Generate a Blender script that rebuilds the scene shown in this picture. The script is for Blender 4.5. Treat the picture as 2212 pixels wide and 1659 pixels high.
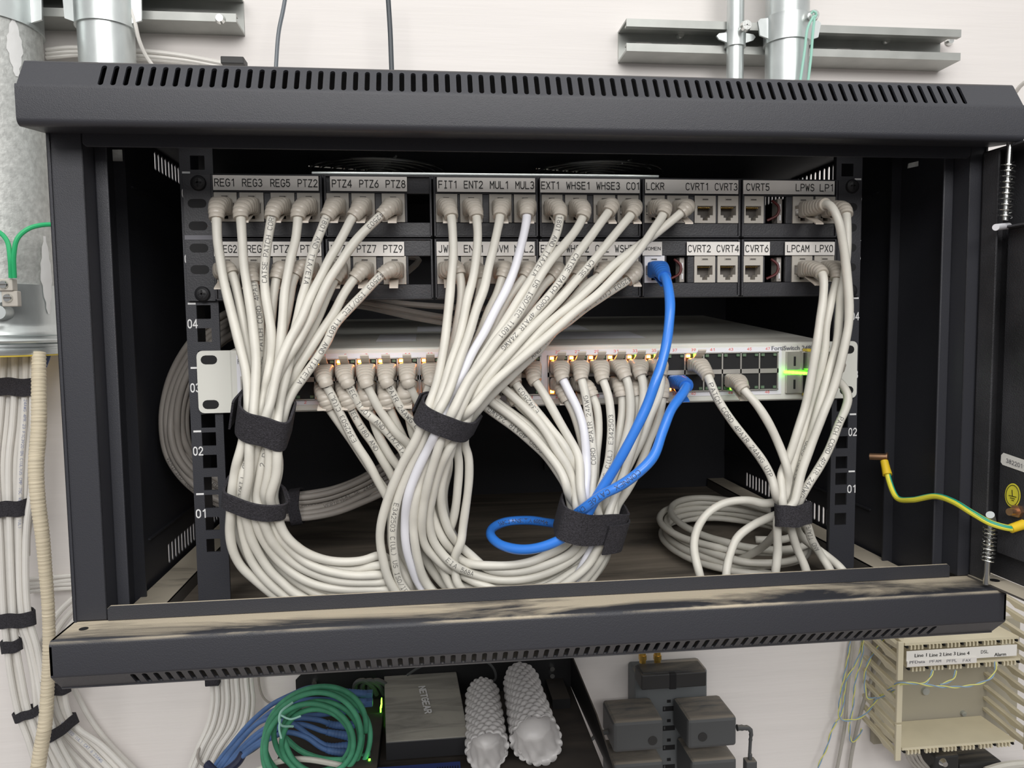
import bpy, math, random
import numpy as np
from mathutils import Vector, Matrix, kdtree

for o in list(bpy.data.objects):
    bpy.data.objects.remove(o, do_unlink=True)
scn = bpy.context.scene
COL = scn.collection
random.seed(7)
# ------------------------------------------------------------------ camera
# every length below is in millimetres, K turns it into metres
K = 0.001
FPX = 1627.71
CAM = np.array([159.506, -542.208, 56.953])
AP, AR, AY = -0.07428, 0.01222, -0.10975
def _rot():
    cx, sx = math.cos(AP), math.sin(AP); cy, sy = math.cos(AR), math.sin(AR); cz, sz = math.cos(AY), math.sin(AY)
    Rz = np.array([[cz, -sz, 0], [sz, cz, 0], [0, 0, 1]]); Rx = np.array([[1, 0, 0], [0, cx, -sx], [0, sx, cx]])
    Ry = np.array([[cy, 0, sy], [0, 1, 0], [-sy, 0, cy]])
    return Rz @ Rx @ Ry
RM = _rot()
cam_data = bpy.data.cameras.new('camera')
cam = bpy.data.objects.new('camera', cam_data); COL.objects.link(cam)
cam_data.sensor_width = 36; cam_data.lens = 36 * FPX / 2212; cam_data.clip_start = 0.01; cam_data.clip_end = 50
mw = Matrix.Identity(4)
for i in range(3):
    mw[i][0] = RM[i, 0]; mw[i][1] = RM[i, 2]; mw[i][2] = -RM[i, 1]; mw[i][3] = CAM[i] * K
cam.matrix_world = mw
scn.camera = cam
# ------------------------------------------------------------------ light, exposure
w = bpy.data.worlds.new('world'); scn.world = w; w.use_nodes = True
# the room around: bright ceiling, dim far side, light floor
_nt = w.node_tree; _bg = _nt.nodes['Background']
_tc = _nt.nodes.new('ShaderNodeTexCoord'); _sp = _nt.nodes.new('ShaderNodeSeparateXYZ'); _mr = _nt.nodes.new('ShaderNodeMapRange'); _cr = _nt.nodes.new('ShaderNodeValToRGB')
_nt.links.new(_tc.outputs['Generated'], _sp.inputs[0]); _nt.links.new(_sp.outputs[2], _mr.inputs[0]); _mr.inputs[1].default_value = -1; _nt.links.new(_mr.outputs[0], _cr.inputs[0])
_e = _cr.color_ramp.elements; _e[0].position = 0.0; _e[0].color = (0.42, 0.37, 0.34, 1); _e[1].position = 1.0; _e[1].color = (0.9, 0.9, 0.88, 1)
for _p, _c in ((0.26, (0.30, 0.265, 0.245)), (0.40, (0.13, 0.13, 0.14)), (0.50, (0.22, 0.22, 0.23)), (0.66, (0.75, 0.75, 0.74))):
    _x = _e.new(_p); _x.color = (*_c, 1)
_nt.links.new(_cr.outputs[0], _bg.inputs[0]); _bg.inputs[1].default_value = 0.75
def area(name, loc, rot, sx, sy, power, col=(1, 1, 1)):
    l = bpy.data.lights.new(name, 'AREA'); l.shape = 'RECTANGLE'; l.size = sx; l.size_y = sy; l.energy = power; l.color = col
    o = bpy.data.objects.new(name, l); o.location = loc; o.rotation_euler = rot; COL.objects.link(o); return o
area('ceiling_and_fill_light', (0.15, -0.75, 1.15), (math.radians(22), 0, 0), 1.3, 0.30, 5.2, (1, 0.985, 0.96))
area('ceiling_and_fill_light', (0.25, -1.7, 0.8), (math.radians(67), 0, 0), 1.8, 0.6, 22, (1, 0.98, 0.96))  # front fill light, added to even out the cabinet interior
scn.view_settings.view_transform = 'Standard'
scn.view_settings.look = 'None'
scn.view_settings.gamma = 1
scn.view_settings.use_curve_mapping = False
scn.view_settings.exposure = 0.34

# ------------------------------------------------------------------ pixel helpers
def ray(u, v):
    return RM @ np.array([(u - 1106) / FPX, 1.0, -(v - 829.5) / FPX])
def at(u, v, y):
    d = ray(u, v); return CAM + d * (y - CAM[1]) / d[1]
def atz(u, v, z):
    d = ray(u, v); return CAM + d * (z - CAM[2]) / d[2]
def pj(P):
    q = (np.asarray(P, float) - CAM) @ RM
    return np.stack([1106 + FPX * q[..., 0] / q[..., 1], 829.5 - FPX * q[..., 2] / q[..., 1]], -1)

# ------------------------------------------------------------------ materials
MATS = {}
def mat(name, col, rough=0.5, metal=0.0, bump=0, bscale=400, dust=None, trans=0, emit=0, vary=0, vscale=20,
        ior=1.45, coat=0, aniso=None, sss=0, spec=0.5, dcol=(0.42, 0.36, 0.27), dscale=14, dlow=0.42, dhigh=0.62, stretch=(1, 1, 1), drift=False):
    m = bpy.data.materials.new(name); m.use_nodes = True; nt = m.node_tree; N = nt.nodes; Lk = nt.links
    b = N['Principled BSDF']
    b.inputs['Base Color'].default_value = (*col, 1); b.inputs['Roughness'].default_value = rough
    b.inputs['Metallic'].default_value = metal; b.inputs['IOR'].default_value = ior
    b.inputs['Specular IOR Level'].default_value = spec
    if trans: b.inputs['Transmission Weight'].default_value = trans
    if coat: b.inputs['Coat Weight'].default_value = coat
    if sss:
        b.inputs['Subsurface Weight'].default_value = sss; b.inputs['Subsurface Scale'].default_value = 0.004
    if emit:
        b.inputs['Emission Color'].default_value = (*col, 1); b.inputs['Emission Strength'].default_value = emit
    tc = N.new('ShaderNodeTexCoord'); mp = N.new('ShaderNodeMapping'); Lk.new(tc.outputs['Object'], mp.inputs[0])
    mp.inputs['Scale'].default_value = stretch
    if bump:
        n = N.new('ShaderNodeTexNoise'); n.inputs['Scale'].default_value = bscale; n.inputs['Detail'].default_value = 3
        Lk.new(mp.outputs[0], n.inputs[0])
        bp = N.new('ShaderNodeBump'); bp.inputs['Strength'].default_value = bump; bp.inputs['Distance'].default_value = 0.001
        Lk.new(n.outputs[0], bp.inputs['Height']); Lk.new(bp.outputs[0], b.inputs['Normal'])
    last = None
    if vary:
        n = N.new('ShaderNodeTexNoise'); n.inputs['Scale'].default_value = vscale; n.inputs['Detail'].default_value = 6
        Lk.new(mp.outputs[0], n.inputs[0])
        r = N.new('ShaderNodeValToRGB'); r.color_ramp.elements[0].position = 0.3; r.color_ramp.elements[1].position = 0.7
        r.color_ramp.elements[0].color = (*[c * (1 - vary) for c in col], 1); r.color_ramp.elements[1].color = (*[min(1, c * (1 + vary)) for c in col], 1)
        Lk.new(n.outputs[0], r.inputs[0]); last = r.outputs[0]
    if dust is not None:
        # grime lying on faces that look up, in drifts of its own shape
        g = N.new('ShaderNodeNewGeometry'); s = N.new('ShaderNodeSeparateXYZ'); Lk.new(g.outputs['Normal'], s.inputs[0])
        mr = N.new('ShaderNodeMapRange'); mr.inputs[1].default_value = 0.55; mr.inputs[2].default_value = 0.95; Lk.new(s.outputs[2], mr.inputs[0])
        mp2 = N.new('ShaderNodeMapping'); mp2.inputs['Scale'].default_value = (0.35, 1.6, 1); Lk.new(tc.outputs['Object'], mp2.inputs[0])
        n = N.new('ShaderNodeTexNoise'); n.inputs['Scale'].default_value = dscale; n.inputs['Detail'].default_value = 8; n.inputs['Roughness'].default_value = 0.62
        n.inputs['Distortion'].default_value = 0.8
        Lk.new(mp2.outputs[0], n.inputs[0])
        r = N.new('ShaderNodeMapRange'); r.inputs[1].default_value = dlow; r.inputs[2].default_value = dhigh
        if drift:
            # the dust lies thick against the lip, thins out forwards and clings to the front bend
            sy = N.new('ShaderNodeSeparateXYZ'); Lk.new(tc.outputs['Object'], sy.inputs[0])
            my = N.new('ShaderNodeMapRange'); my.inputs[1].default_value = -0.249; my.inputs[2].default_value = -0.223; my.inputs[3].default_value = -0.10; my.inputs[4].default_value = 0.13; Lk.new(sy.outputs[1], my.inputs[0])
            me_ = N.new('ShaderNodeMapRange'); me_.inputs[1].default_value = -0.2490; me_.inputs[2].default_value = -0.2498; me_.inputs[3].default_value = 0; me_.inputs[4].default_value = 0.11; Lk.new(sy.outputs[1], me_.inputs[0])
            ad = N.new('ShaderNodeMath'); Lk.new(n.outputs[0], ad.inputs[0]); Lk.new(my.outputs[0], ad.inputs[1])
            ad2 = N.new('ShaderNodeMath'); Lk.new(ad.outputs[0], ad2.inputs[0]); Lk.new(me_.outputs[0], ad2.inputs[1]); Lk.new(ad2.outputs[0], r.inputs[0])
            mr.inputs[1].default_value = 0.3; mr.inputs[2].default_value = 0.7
        else: Lk.new(n.outputs[0], r.inputs[0])
        mu = N.new('ShaderNodeMath'); mu.operation = 'MULTIPLY'; Lk.new(mr.outputs[0], mu.inputs[0]); Lk.new(r.outputs[0], mu.inputs[1])
        m2 = N.new('ShaderNodeMath'); m2.operation = 'MULTIPLY'; m2.inputs[1].default_value = dust; Lk.new(mu.outputs[0], m2.inputs[0])
        mx = N.new('ShaderNodeMix'); mx.data_type = 'RGBA'; Lk.new(m2.outputs[0], mx.inputs[0])
        if last: Lk.new(last, mx.inputs[6])
        else: mx.inputs[6].default_value = (*col, 1)
        mx.inputs[7].default_value = (*dcol, 1); last = mx.outputs[2]
        mr3 = N.new('ShaderNodeMapRange'); mr3.inputs[3].default_value = rough; mr3.inputs[4].default_value = 0.95
        Lk.new(m2.outputs[0], mr3.inputs[0]); Lk.new(mr3.outputs[0], b.inputs['Roughness'])
    if last: Lk.new(last, b.inputs['Base Color'])
    MATS[name] = m
    return m
mat('wall', (0.80, 0.765, 0.74), 0.75, bump=0.28, bscale=26, stretch=(0.5, 1, 9), vary=0.02, vscale=8)
mat('powder', (0.033, 0.034, 0.041), 0.42, bump=0.22, bscale=2300, dust=0.5, dcol=(0.25, 0.22, 0.18))
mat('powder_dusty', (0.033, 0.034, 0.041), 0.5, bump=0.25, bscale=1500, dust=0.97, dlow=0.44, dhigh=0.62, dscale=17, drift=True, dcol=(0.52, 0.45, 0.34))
mat('powder_in', (0.033, 0.034, 0.041), 0.45, bump=0.2, bscale=1500)
mat('powder_door', (0.04, 0.04, 0.044), 0.5, bump=0.4, bscale=1200, vary=0.5, vscale=14)
mat('floor_dust', (0.07, 0.06, 0.05), 0.85, dust=0.95, dlow=0.35, dhigh=0.75, dscale=9, dcol=(0.40, 0.34, 0.27))
mat('ledge_dust', (0.10, 0.09, 0.08), 0.85, dust=0.95, dlow=0.3, dhigh=0.45, dscale=20, dcol=(0.55, 0.49, 0.39))
mat('panel', (0.03, 0.03, 0.035), 0.4, bump=0.12, bscale=900)
mat('dark', (0.006, 0.006, 0.007), 0.7)
mat('jack', (0.50, 0.47, 0.42), 0.45)
mat('jack_in', (0.10, 0.09, 0.08), 0.6)
mat('jack_white', (0.78, 0.78, 0.82), 0.4)
mat('paper', (0.82, 0.79, 0.75), 0.55)
mat('ink', (0.012, 0.012, 0.012), 0.6)
mat('ink_red', (0.75, 0.10, 0.07), 0.6)
mat('ink_grey', (0.12, 0.12, 0.13), 0.6)
mat('ink_cord', (0.055, 0.055, 0.06), 0.6)
mat('tie_blue', (0.012, 0.016, 0.045), 0.6)
mat('ink_blue', (0.10, 0.15, 0.38), 0.6)
mat('white_mark', (0.75, 0.75, 0.75), 0.6)
mat('cord', (0.61, 0.59, 0.53), 0.42, vary=0.05, vscale=60, bump=0.25, bscale=90)
mat('cord_bright', (0.72, 0.72, 0.77), 0.4, bump=0.2, bscale=90)
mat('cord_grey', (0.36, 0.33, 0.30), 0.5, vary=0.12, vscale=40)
mat('cord_wall', (0.74, 0.72, 0.68), 0.5, vary=0.04, vscale=40)
mat('blue', (0.035, 0.20, 0.70), 0.35, coat=0.3, bump=0.15, bscale=90)
mat('boot', (0.58, 0.53, 0.46), 0.32, trans=0.25, sss=0.0)
mat('clear', (0.85, 0.82, 0.78), 0.18, trans=0.75, spec=0.6)
mat('latch', (0.60, 0.54, 0.47), 0.3)
mat('boot_blue', (0.03, 0.17, 0.62), 0.35, trans=0.15)
mat('velcro', (0.032, 0.030, 0.036), 0.95, bump=1.0, bscale=1300, vary=0.5, vscale=900)
mat('gray_switch', (0.66, 0.66, 0.61), 0.45, dust=0.75, dlow=0.35, dhigh=0.7, dscale=8, dcol=(0.32, 0.29, 0.25))
mat('bezel', (0.74, 0.74, 0.78), 0.45)
mat('shield', (0.55, 0.53, 0.49), 0.35, metal=0.8)
mat('led_orange', (1.0, 0.23, 0.02), 0.5, emit=38)
mat('led_green', (0.16, 1.0, 0.03), 0.5, emit=6)
mat('led_off', (0.10, 0.16, 0.10), 0.4)
mat('yellow_tab', (0.80, 0.60, 0.08), 0.4)
mat('galv', (0.60, 0.635, 0.63), 0.36, metal=0.75, vary=0.18, vscale=28, stretch=(1, 1, 0.5), bump=0.15, bscale=60)
mat('galv_old', (0.56, 0.57, 0.55), 0.55, metal=0.45, vary=0.16, vscale=170, bump=0.5, bscale=260)
mat('strut', (0.42, 0.43, 0.41), 0.5, metal=0.55, vary=0.1, vscale=30)
mat('chrome', (0.75, 0.76, 0.74), 0.2, metal=1.0)
mat('brass', (0.55, 0.33, 0.20), 0.35, metal=0.9)
mat('gold', (0.78, 0.50, 0.12), 0.3, metal=0.8)
mat('green_wire', (0.03, 0.42, 0.16), 0.4)
mat('teal_string', (0.36, 0.66, 0.55), 0.6)
mat('yellow', (0.85, 0.78, 0.07), 0.45)
mat('yellow_sleeve', (0.85, 0.58, 0.03), 0.45)
mat('teal', (0.02, 0.35, 0.24), 0.45)
mat('black_wire', (0.05, 0.06, 0.07), 0.4)
mat('black_wire_shiny', (0.14, 0.16, 0.18), 0.3)
mat('sleeve', (0.66, 0.58, 0.43), 0.6, bump=1.0, bscale=90, stretch=(0.3, 0.3, 6), vary=0.12, vscale=30)
mat('coil_green', (0.06, 0.27, 0.15), 0.65, vary=0.25, vscale=60)
mat('cord_blue_dusty', (0.075, 0.15, 0.33), 0.6, vary=0.25, vscale=40)
mat('box_dusty', (0.07, 0.07, 0.07), 0.7, dust=1.0, dlow=0.15, dhigh=0.6, dscale=30, dcol=(0.36, 0.345, 0.30))
mat('box_black', (0.016, 0.016, 0.018), 0.5)
mat('box_blue', (0.02, 0.035, 0.14), 0.5)
mat('tray', (0.012, 0.012, 0.013), 0.5, dust=0.9, dlow=0.2, dhigh=0.6, dscale=14, dcol=(0.065, 0.053, 0.043))
mat('bubble', (0.72, 0.70, 0.69), 0.35, trans=0.25, sss=0.0)
mat('strip_grey', (0.13, 0.14, 0.145), 0.55, dust=0.8, dcol=(0.35, 0.30, 0.24))
mat('adapter', (0.075, 0.078, 0.08), 0.6, dust=0.8, dlow=0.3, dhigh=0.6, dcol=(0.26, 0.225, 0.18), dscale=30)
mat('adapter_black', (0.028, 0.028, 0.028), 0.5, dust=0.4)
mat('beige', (0.66, 0.60, 0.44), 0.5, vary=0.06, vscale=20)
mat('beige_dark', (0.40, 0.37, 0.29), 0.6)
mat('white_paper', (0.85, 0.83, 0.78), 0.6)
mat('jump_yellow', (0.70, 0.68, 0.22), 0.5)
mat('jump_blue', (0.25, 0.38, 0.55), 0.5)
mat('grey_wire', (0.42, 0.40, 0.36), 0.5)
mat('putty', (0.80, 0.80, 0.79), 0.7, bump=0.5, bscale=90)
mat('red', (0.10, 0.012, 0.012), 0.5)

# ------------------------------------------------------------------ object helpers
def link(name, data, parent=None):
    o = bpy.data.objects.new(name, data); COL.objects.link(o)
    if parent: o.parent = parent
    return o
ORG = {}
def thing(name, label, cat, loc, group=None):
    o = bpy.data.objects.new(name, None); COL.objects.link(o); o.empty_display_size = 0.01
    o.location = [c * K for c in loc]; ORG[o.name] = np.array(loc, float)
    o['label'] = label; o['category'] = cat
    if group: o['group'] = group
    return o
class MB:
    def __init__(s): s.v = []; s.f = []; s.m = []
    def add(s, vs, fs, mi=0):
        b = len(s.v); s.v.extend([tuple(map(float, p)) for p in vs]); s.f.extend([tuple(b + i for i in f) for f in fs]); s.m.extend([mi] * len(fs)); return s
    def box(s, x0, x1, y0, y1, z0, z1, mi=0, fn=None):
        x0, x1 = sorted((x0, x1)); y0, y1 = sorted((y0, y1)); z0, z1 = sorted((z0, z1))
        vs = [(x0, y0, z0), (x1, y0, z0), (x1, y1, z0), (x0, y1, z0), (x0, y0, z1), (x1, y0, z1), (x1, y1, z1), (x0, y1, z1)]
        if fn: vs = [fn(*p) for p in vs]
        return s.add(vs, [(0, 3, 2, 1), (4, 5, 6, 7), (0, 1, 5, 4), (1, 2, 6, 5), (2, 3, 7, 6), (3, 0, 4, 7)], mi)
    def prism(s, poly, a0, a1, axis='x', mi=0):
        # poly in the two other axes, counter-clockwise
        n = len(poly)
        def P(q, a):
            return {'x': (a, q[0], q[1]), 'y': (q[0], a, q[1]), 'z': (q[0], q[1], a)}[axis]
        vs = [P(q, a0) for q in poly] + [P(q, a1) for q in poly]
        fs = [tuple(range(n))[::-1], tuple(range(n, 2 * n))] + [(i, (i + 1) % n, n + (i + 1) % n, n + i) for i in range(n)]
        return s.add(vs, fs, mi)
    def cyl(s, p0, p1, r0, r1=None, n=20, mi=0, cap=True):
        p0 = np.array(p0, float); p1 = np.array(p1, float); r1 = r0 if r1 is None else r1
        d = p1 - p0; d /= np.linalg.norm(d); a = np.cross(d, (0, 0, 1) if abs(d[2]) < .9 else (1, 0, 0)); a /= np.linalg.norm(a); b = np.cross(d, a)
        vs = []
        for p, r in ((p0, r0), (p1, r1)):
            for i in range(n):
                t = 2 * math.pi * i / n; vs.append(p + r * (a * math.cos(t) + b * math.sin(t)))
        fs = [(i, (i + 1) % n, n + (i + 1) % n, n + i) for i in range(n)]
        if cap: fs += [tuple(range(n))[::-1], tuple(range(n, 2 * n))]
        return s.add(vs, fs, mi)
    def sweep(s, pts, rad, n=10, mi=0, cap=True, shape=None, up=None):
        pts = np.asarray(pts, float); m = len(pts)
        T = np.gradient(pts, axis=0); T /= (np.linalg.norm(T, axis=1)[:, None] + 1e-9)
        ref = np.array(up if up is not None else ((0, 0, 1) if abs(T[0][2]) < .9 else (1, 0, 0)), float)
        A = np.cross(T[0], ref); A /= np.linalg.norm(A)
        vs = []
        for i in range(m):
            A = A - T[i] * A.dot(T[i]); A /= np.linalg.norm(A); B = np.cross(T[i], A)
            r = rad[i] if hasattr(rad, '__len__') else rad
            for k in range(n):
                t = 2 * math.pi * (k + .5) / n; c, q = math.cos(t), math.sin(t)
                if shape is not None:
                    e, sx, sy = shape(i)
                    c = math.copysign(abs(c) ** e, c) * sx; q = math.copysign(abs(q) ** e, q) * sy
                vs.append(pts[i] + r * (A * c + B * q))
        fs = []
        for i in range(m - 1):
            for k in range(n):
                fs.append((i * n + k, i * n + (k + 1) % n, (i + 1) * n + (k + 1) % n, (i + 1) * n + k))
        if cap: fs += [tuple(range(n))[::-1], tuple(range((m - 1) * n, m * n))]
        return s.add(vs, fs, mi)
    def build(s, name, mats, parent=None, smooth=False, bevel=0, ang=35, origin=None):
        if isinstance(mats, str): mats = [mats]
        V = np.array(s.v)
        if parent is not None:
            org = ORG[parent.name]; loc = (0, 0, 0)
        else:
            org = np.array([(V[:, 0].min() + V[:, 0].max()) / 2, (V[:, 1].min() + V[:, 1].max()) / 2, V[:, 2].min()]) if origin is None else np.array(origin, float)
            loc = org * K
        me = bpy.data.meshes.new(name); me.from_pydata(((V - org) * K).tolist(), [], s.f)
        for m_ in mats: me.materials.append(MATS[m_])
        if len(mats) > 1: me.polygons.foreach_set('material_index', s.m)
        if smooth:
            me.polygons.foreach_set('use_smooth', [True] * len(me.polygons))
            if ang: me.set_sharp_from_angle(angle=math.radians(ang))
        me.update()
        o = link(name, me, parent); o.location = loc; ORG[o.name] = org
        if bevel:
            b = o.modifiers.new('bevel', 'BEVEL'); b.width = bevel * K; b.segments = 2; b.limit_method = 'ANGLE'; b.angle_limit = math.radians(40)
        return o
def tag(o, label, cat, group=None, kind=None):
    o['label'] = label; o['category'] = cat
    if group: o['group'] = group
    if kind: o['kind'] = kind
    return o
def sub(o, label): o['label'] = label; return o

def smoothpath(P, step=3.0):
    P = np.asarray(P, float)
    d = np.r_[0, np.cumsum(np.linalg.norm(np.diff(P, axis=0), axis=1) ** 0.5)]
    n = len(P); out = []
    # centripetal Catmull-Rom
    Pe = np.vstack([2 * P[0] - P[1], P, 2 * P[-1] - P[-2]]); te = np.r_[d[0] - (d[1] - d[0]), d, d[-1] + (d[-1] - d[-2])]
    for i in range(n - 1):
        p0, p1, p2, p3 = Pe[i:i + 4]; t0, t1, t2, t3 = te[i:i + 4]
        k = max(2, int(np.linalg.norm(p2 - p1) / 1.5))
        for t in np.linspace(t1, t2, k, endpoint=False):
            a1 = (t1 - t) / (t1 - t0) * p0 + (t - t0) / (t1 - t0) * p1; a2 = (t2 - t) / (t2 - t1) * p1 + (t - t1) / (t2 - t1) * p2
            a3 = (t3 - t) / (t3 - t2) * p2 + (t - t2) / (t3 - t2) * p3
            b1 = (t2 - t) / (t2 - t0) * a1 + (t - t0) / (t2 - t0) * a2; b2 = (t3 - t) / (t3 - t1) * a2 + (t - t1) / (t3 - t1) * a3
            out.append((t2 - t) / (t2 - t1) * b1 + (t - t1) / (t2 - t1) * b2)
    out.append(P[-1]); out = np.array(out)
    return resample(out, step)
def resample(P, step):
    s = np.r_[0, np.cumsum(np.linalg.norm(np.diff(P, axis=0), axis=1))]
    n = max(3, int(s[-1] / step) + 1); q = np.linspace(0, s[-1], n)
    return np.stack([np.interp(q, s, P[:, k]) for k in range(3)], 1)

# ------------------------------------------------------------------ lettering
TXT = {}
_q = lambda cx, cy, rx, ry, a, b, n=6: [(cx + rx * math.cos(math.radians(a + (b - a) * i / n)), cy + ry * math.sin(math.radians(a + (b - a) * i / n))) for i in range(n + 1)]
PEN = {
 'A': [[(0, 0), (2, 6), (4, 0)], [(.75, 2), (3.25, 2)]], 'B': [[(0, 0), (0, 6), (2.3, 6)] + _q(2.3, 4.6, 1.5, 1.4, 90, -90) + [(0, 3.2)], [(2.3, 3.2)] + _q(2.4, 1.6, 1.6, 1.6, 90, -90) + [(0, 0)]],
 'C': [_q(2.1, 4.1, 2.0, 1.95, 30, 180) + _q(2.1, 1.9, 2.0, 1.95, 180, 330)], 'D': [[(0, 0), (0, 6), (1.8, 6)] + _q(1.8, 3, 2.2, 3, 90, -90, 10) + [(0, 0)]],
 'E': [[(3.8, 6), (0, 6), (0, 0), (3.8, 0)], [(0, 3.1), (3.3, 3.1)]], 'F': [[(3.8, 6), (0, 6), (0, 0)], [(0, 3.1), (3.3, 3.1)]],
 'G': [_q(2.1, 4.1, 2.0, 1.95, 30, 180) + _q(2.1, 1.9, 2.0, 1.95, 180, 360) + [(4.1, 2.9), (2.3, 2.9)]], 'H': [[(0, 0), (0, 6)], [(4, 0), (4, 6)], [(0, 3.1), (4, 3.1)]],
 'I': [[(2, 0), (2, 6)], [(.9, 6), (3.1, 6)], [(.9, 0), (3.1, 0)]], 'J': [[(3.4, 6), (3.4, 1.7)] + _q(1.8, 1.7, 1.6, 1.7, 0, -160)], 'K': [[(0, 0), (0, 6)], [(3.9, 6), (0, 2.3)], [(1.3, 3.5), (4, 0)]],
 'L': [[(0, 6), (0, 0), (3.7, 0)]], 'M': [[(0, 0), (0, 6), (2, 2.6), (4, 6), (4, 0)]], 'N': [[(0, 0), (0, 6), (4, 0), (4, 6)]], 'O': [_q(2, 4, 2, 2, 0, 180, 8) + _q(2, 2, 2, 2, 180, 360, 8) + [(4, 4)]],
 'P': [[(0, 0), (0, 6), (2.3, 6)] + _q(2.3, 4.4, 1.7, 1.6, 90, -90) + [(0, 2.8)]], 'Q': [_q(2, 4, 2, 2, 0, 180, 8) + _q(2, 2, 2, 2, 180, 360, 8) + [(4, 4)], [(2.4, 1.6), (4.2, -.4)]],
 'R': [[(0, 0), (0, 6), (2.3, 6)] + _q(2.3, 4.5, 1.6, 1.5, 90, -90) + [(0, 3)], [(2.1, 3), (4, 0)]], 'S': [_q(2.05, 4.5, 1.75, 1.5, 25, 260, 8) + _q(1.95, 1.55, 1.95, 1.55, 85, -155, 8)],
 'T': [[(0, 6), (4, 6)], [(2, 6), (2, 0)]], 'U': [[(0, 6), (0, 1.9)] + _q(2, 1.9, 2, 1.9, 180, 360, 8) + [(4, 6)]], 'V': [[(0, 6), (2, 0), (4, 6)]], 'W': [[(-.1, 6), (.9, 0), (2, 4.3), (3.1, 0), (4.1, 6)]],
 'X': [[(0, 0), (4, 6)], [(0, 6), (4, 0)]], 'Y': [[(0, 6), (2, 3), (4, 6)], [(2, 3), (2, 0)]], 'Z': [[(.1, 6), (3.9, 6), (0, 0), (4, 0)]],
 '0': [_q(2, 4, 1.8, 2, 0, 180, 8) + _q(2, 2, 1.8, 2, 180, 360, 8) + [(3.8, 4)]], '1': [[(.8, 4.9), (2.4, 6), (2.4, 0)]], '2': [_q(2, 4.3, 1.8, 1.7, 165, -25, 8) + [(.1, 0), (4, 0)]],
 '3': [_q(1.9, 4.5, 1.7, 1.5, 150, -90, 8), _q(1.9, 1.55, 1.95, 1.5, 90, -150, 8)], '4': [[(3.1, 0), (3.1, 6), (0, 1.7), (4.2, 1.7)]], '5': [[(3.6, 6), (.6, 6), (.3, 3.3)] + _q(1.9, 1.95, 1.95, 1.9, 115, -150, 9)],
 '6': [[(3, 6), (.5, 2.9)] + _q(2, 1.9, 1.9, 1.9, 160, 510, 12)], '7': [[(0, 6), (4, 6), (1.4, 0)]], '8': [_q(2, 4.6, 1.55, 1.4, 0, 360, 12), _q(2, 1.6, 1.9, 1.6, 0, 360, 12)], '9': [_q(2, 4.1, 1.9, 1.9, -20, 340, 12) + [(3.5, 3.1), (1.4, 0)]],
 '/': [[(.2, -.4), (3.8, 6.4)]], '-': [[(.6, 3), (3.4, 3)]], '(': [_q(4, 3, 2.4, 3.8, 120, 240)], ')': [_q(0, 3, 2.4, 3.8, 60, -60)], '.': [[(1.9, 0), (2.1, .3)]], ' ': []}
PW = [.85]
def glyphs(t):
    if all(ch in PEN for ch in t):
        key = (t, PW[0])
        if key not in TXT:
            V, Fc = [], []; k = .12; hw = PW[0] / 2
            for i, ch in enumerate(t):
                for pl in PEN[ch]:
                    for (x0, y0), (x1, y1) in zip(pl, pl[1:]):
                        L_ = math.hypot(x1 - x0, y1 - y0)
                        if L_ < 1e-6: continue
                        ux, uy = (x1 - x0) / L_, (y1 - y0) / L_; a0, a1 = -hw * .8, L_ + hw * .8; n = max(1, int((a1 - a0) / .9)); b = len(V)
                        for j in range(n + 1):
                            a = a0 + (a1 - a0) * j / n
                            for sg in (-1, 1): V.append(((x0 + ux * a - uy * hw * sg + i * 5.6) * k, (y0 + uy * a + ux * hw * sg) * k))
                        for j in range(n): Fc.append((b + 2 * j, b + 2 * j + 2, b + 2 * j + 3, b + 2 * j + 1))
            TXT[key] = (np.array(V), Fc)
        return TXT[key]
    if t not in TXT:
        c = bpy.data.curves.new('t', 'FONT'); c.body = t; c.size = 1; c.resolution_u = 2; c.fill_mode = 'FRONT'
        o = bpy.data.objects.new('t', c); me = bpy.data.meshes.new_from_object(o)
        v = np.array([p.co[:2] for p in me.vertices]); f = [tuple(p.vertices) for p in me.polygons]
        bpy.data.objects.remove(o); bpy.data.curves.remove(c); bpy.data.meshes.remove(me)
        TXT[t] = (v, f)
    return TXT[t]
def word(mb, t, P, X, Z, wdt, hgt, bold=0, mi=0):
    # fits the word into wdt x hgt with its lower-left corner at P
    v, f = glyphs(t); a = v.min(0); b = v.max(0); h = 0.72 if not t.islower() else (b[1] - a[1])
    q = (v - a) / np.array([b[0] - a[0], b[1] - a[1]])
    P = np.array(P, float); X = np.array(X, float); Z = np.array(Z, float); nrm = np.cross(X, Z)
    for k in ((0,) if not bold or all(ch in PEN for ch in t) else (-1, 1)):
        mb.add([P + X * (p[0] * wdt + k * bold) + Z * p[1] * hgt + nrm * (0.01 * k + .0012 * (j // 2)) for j, p in enumerate(q)], f, mi)
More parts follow.
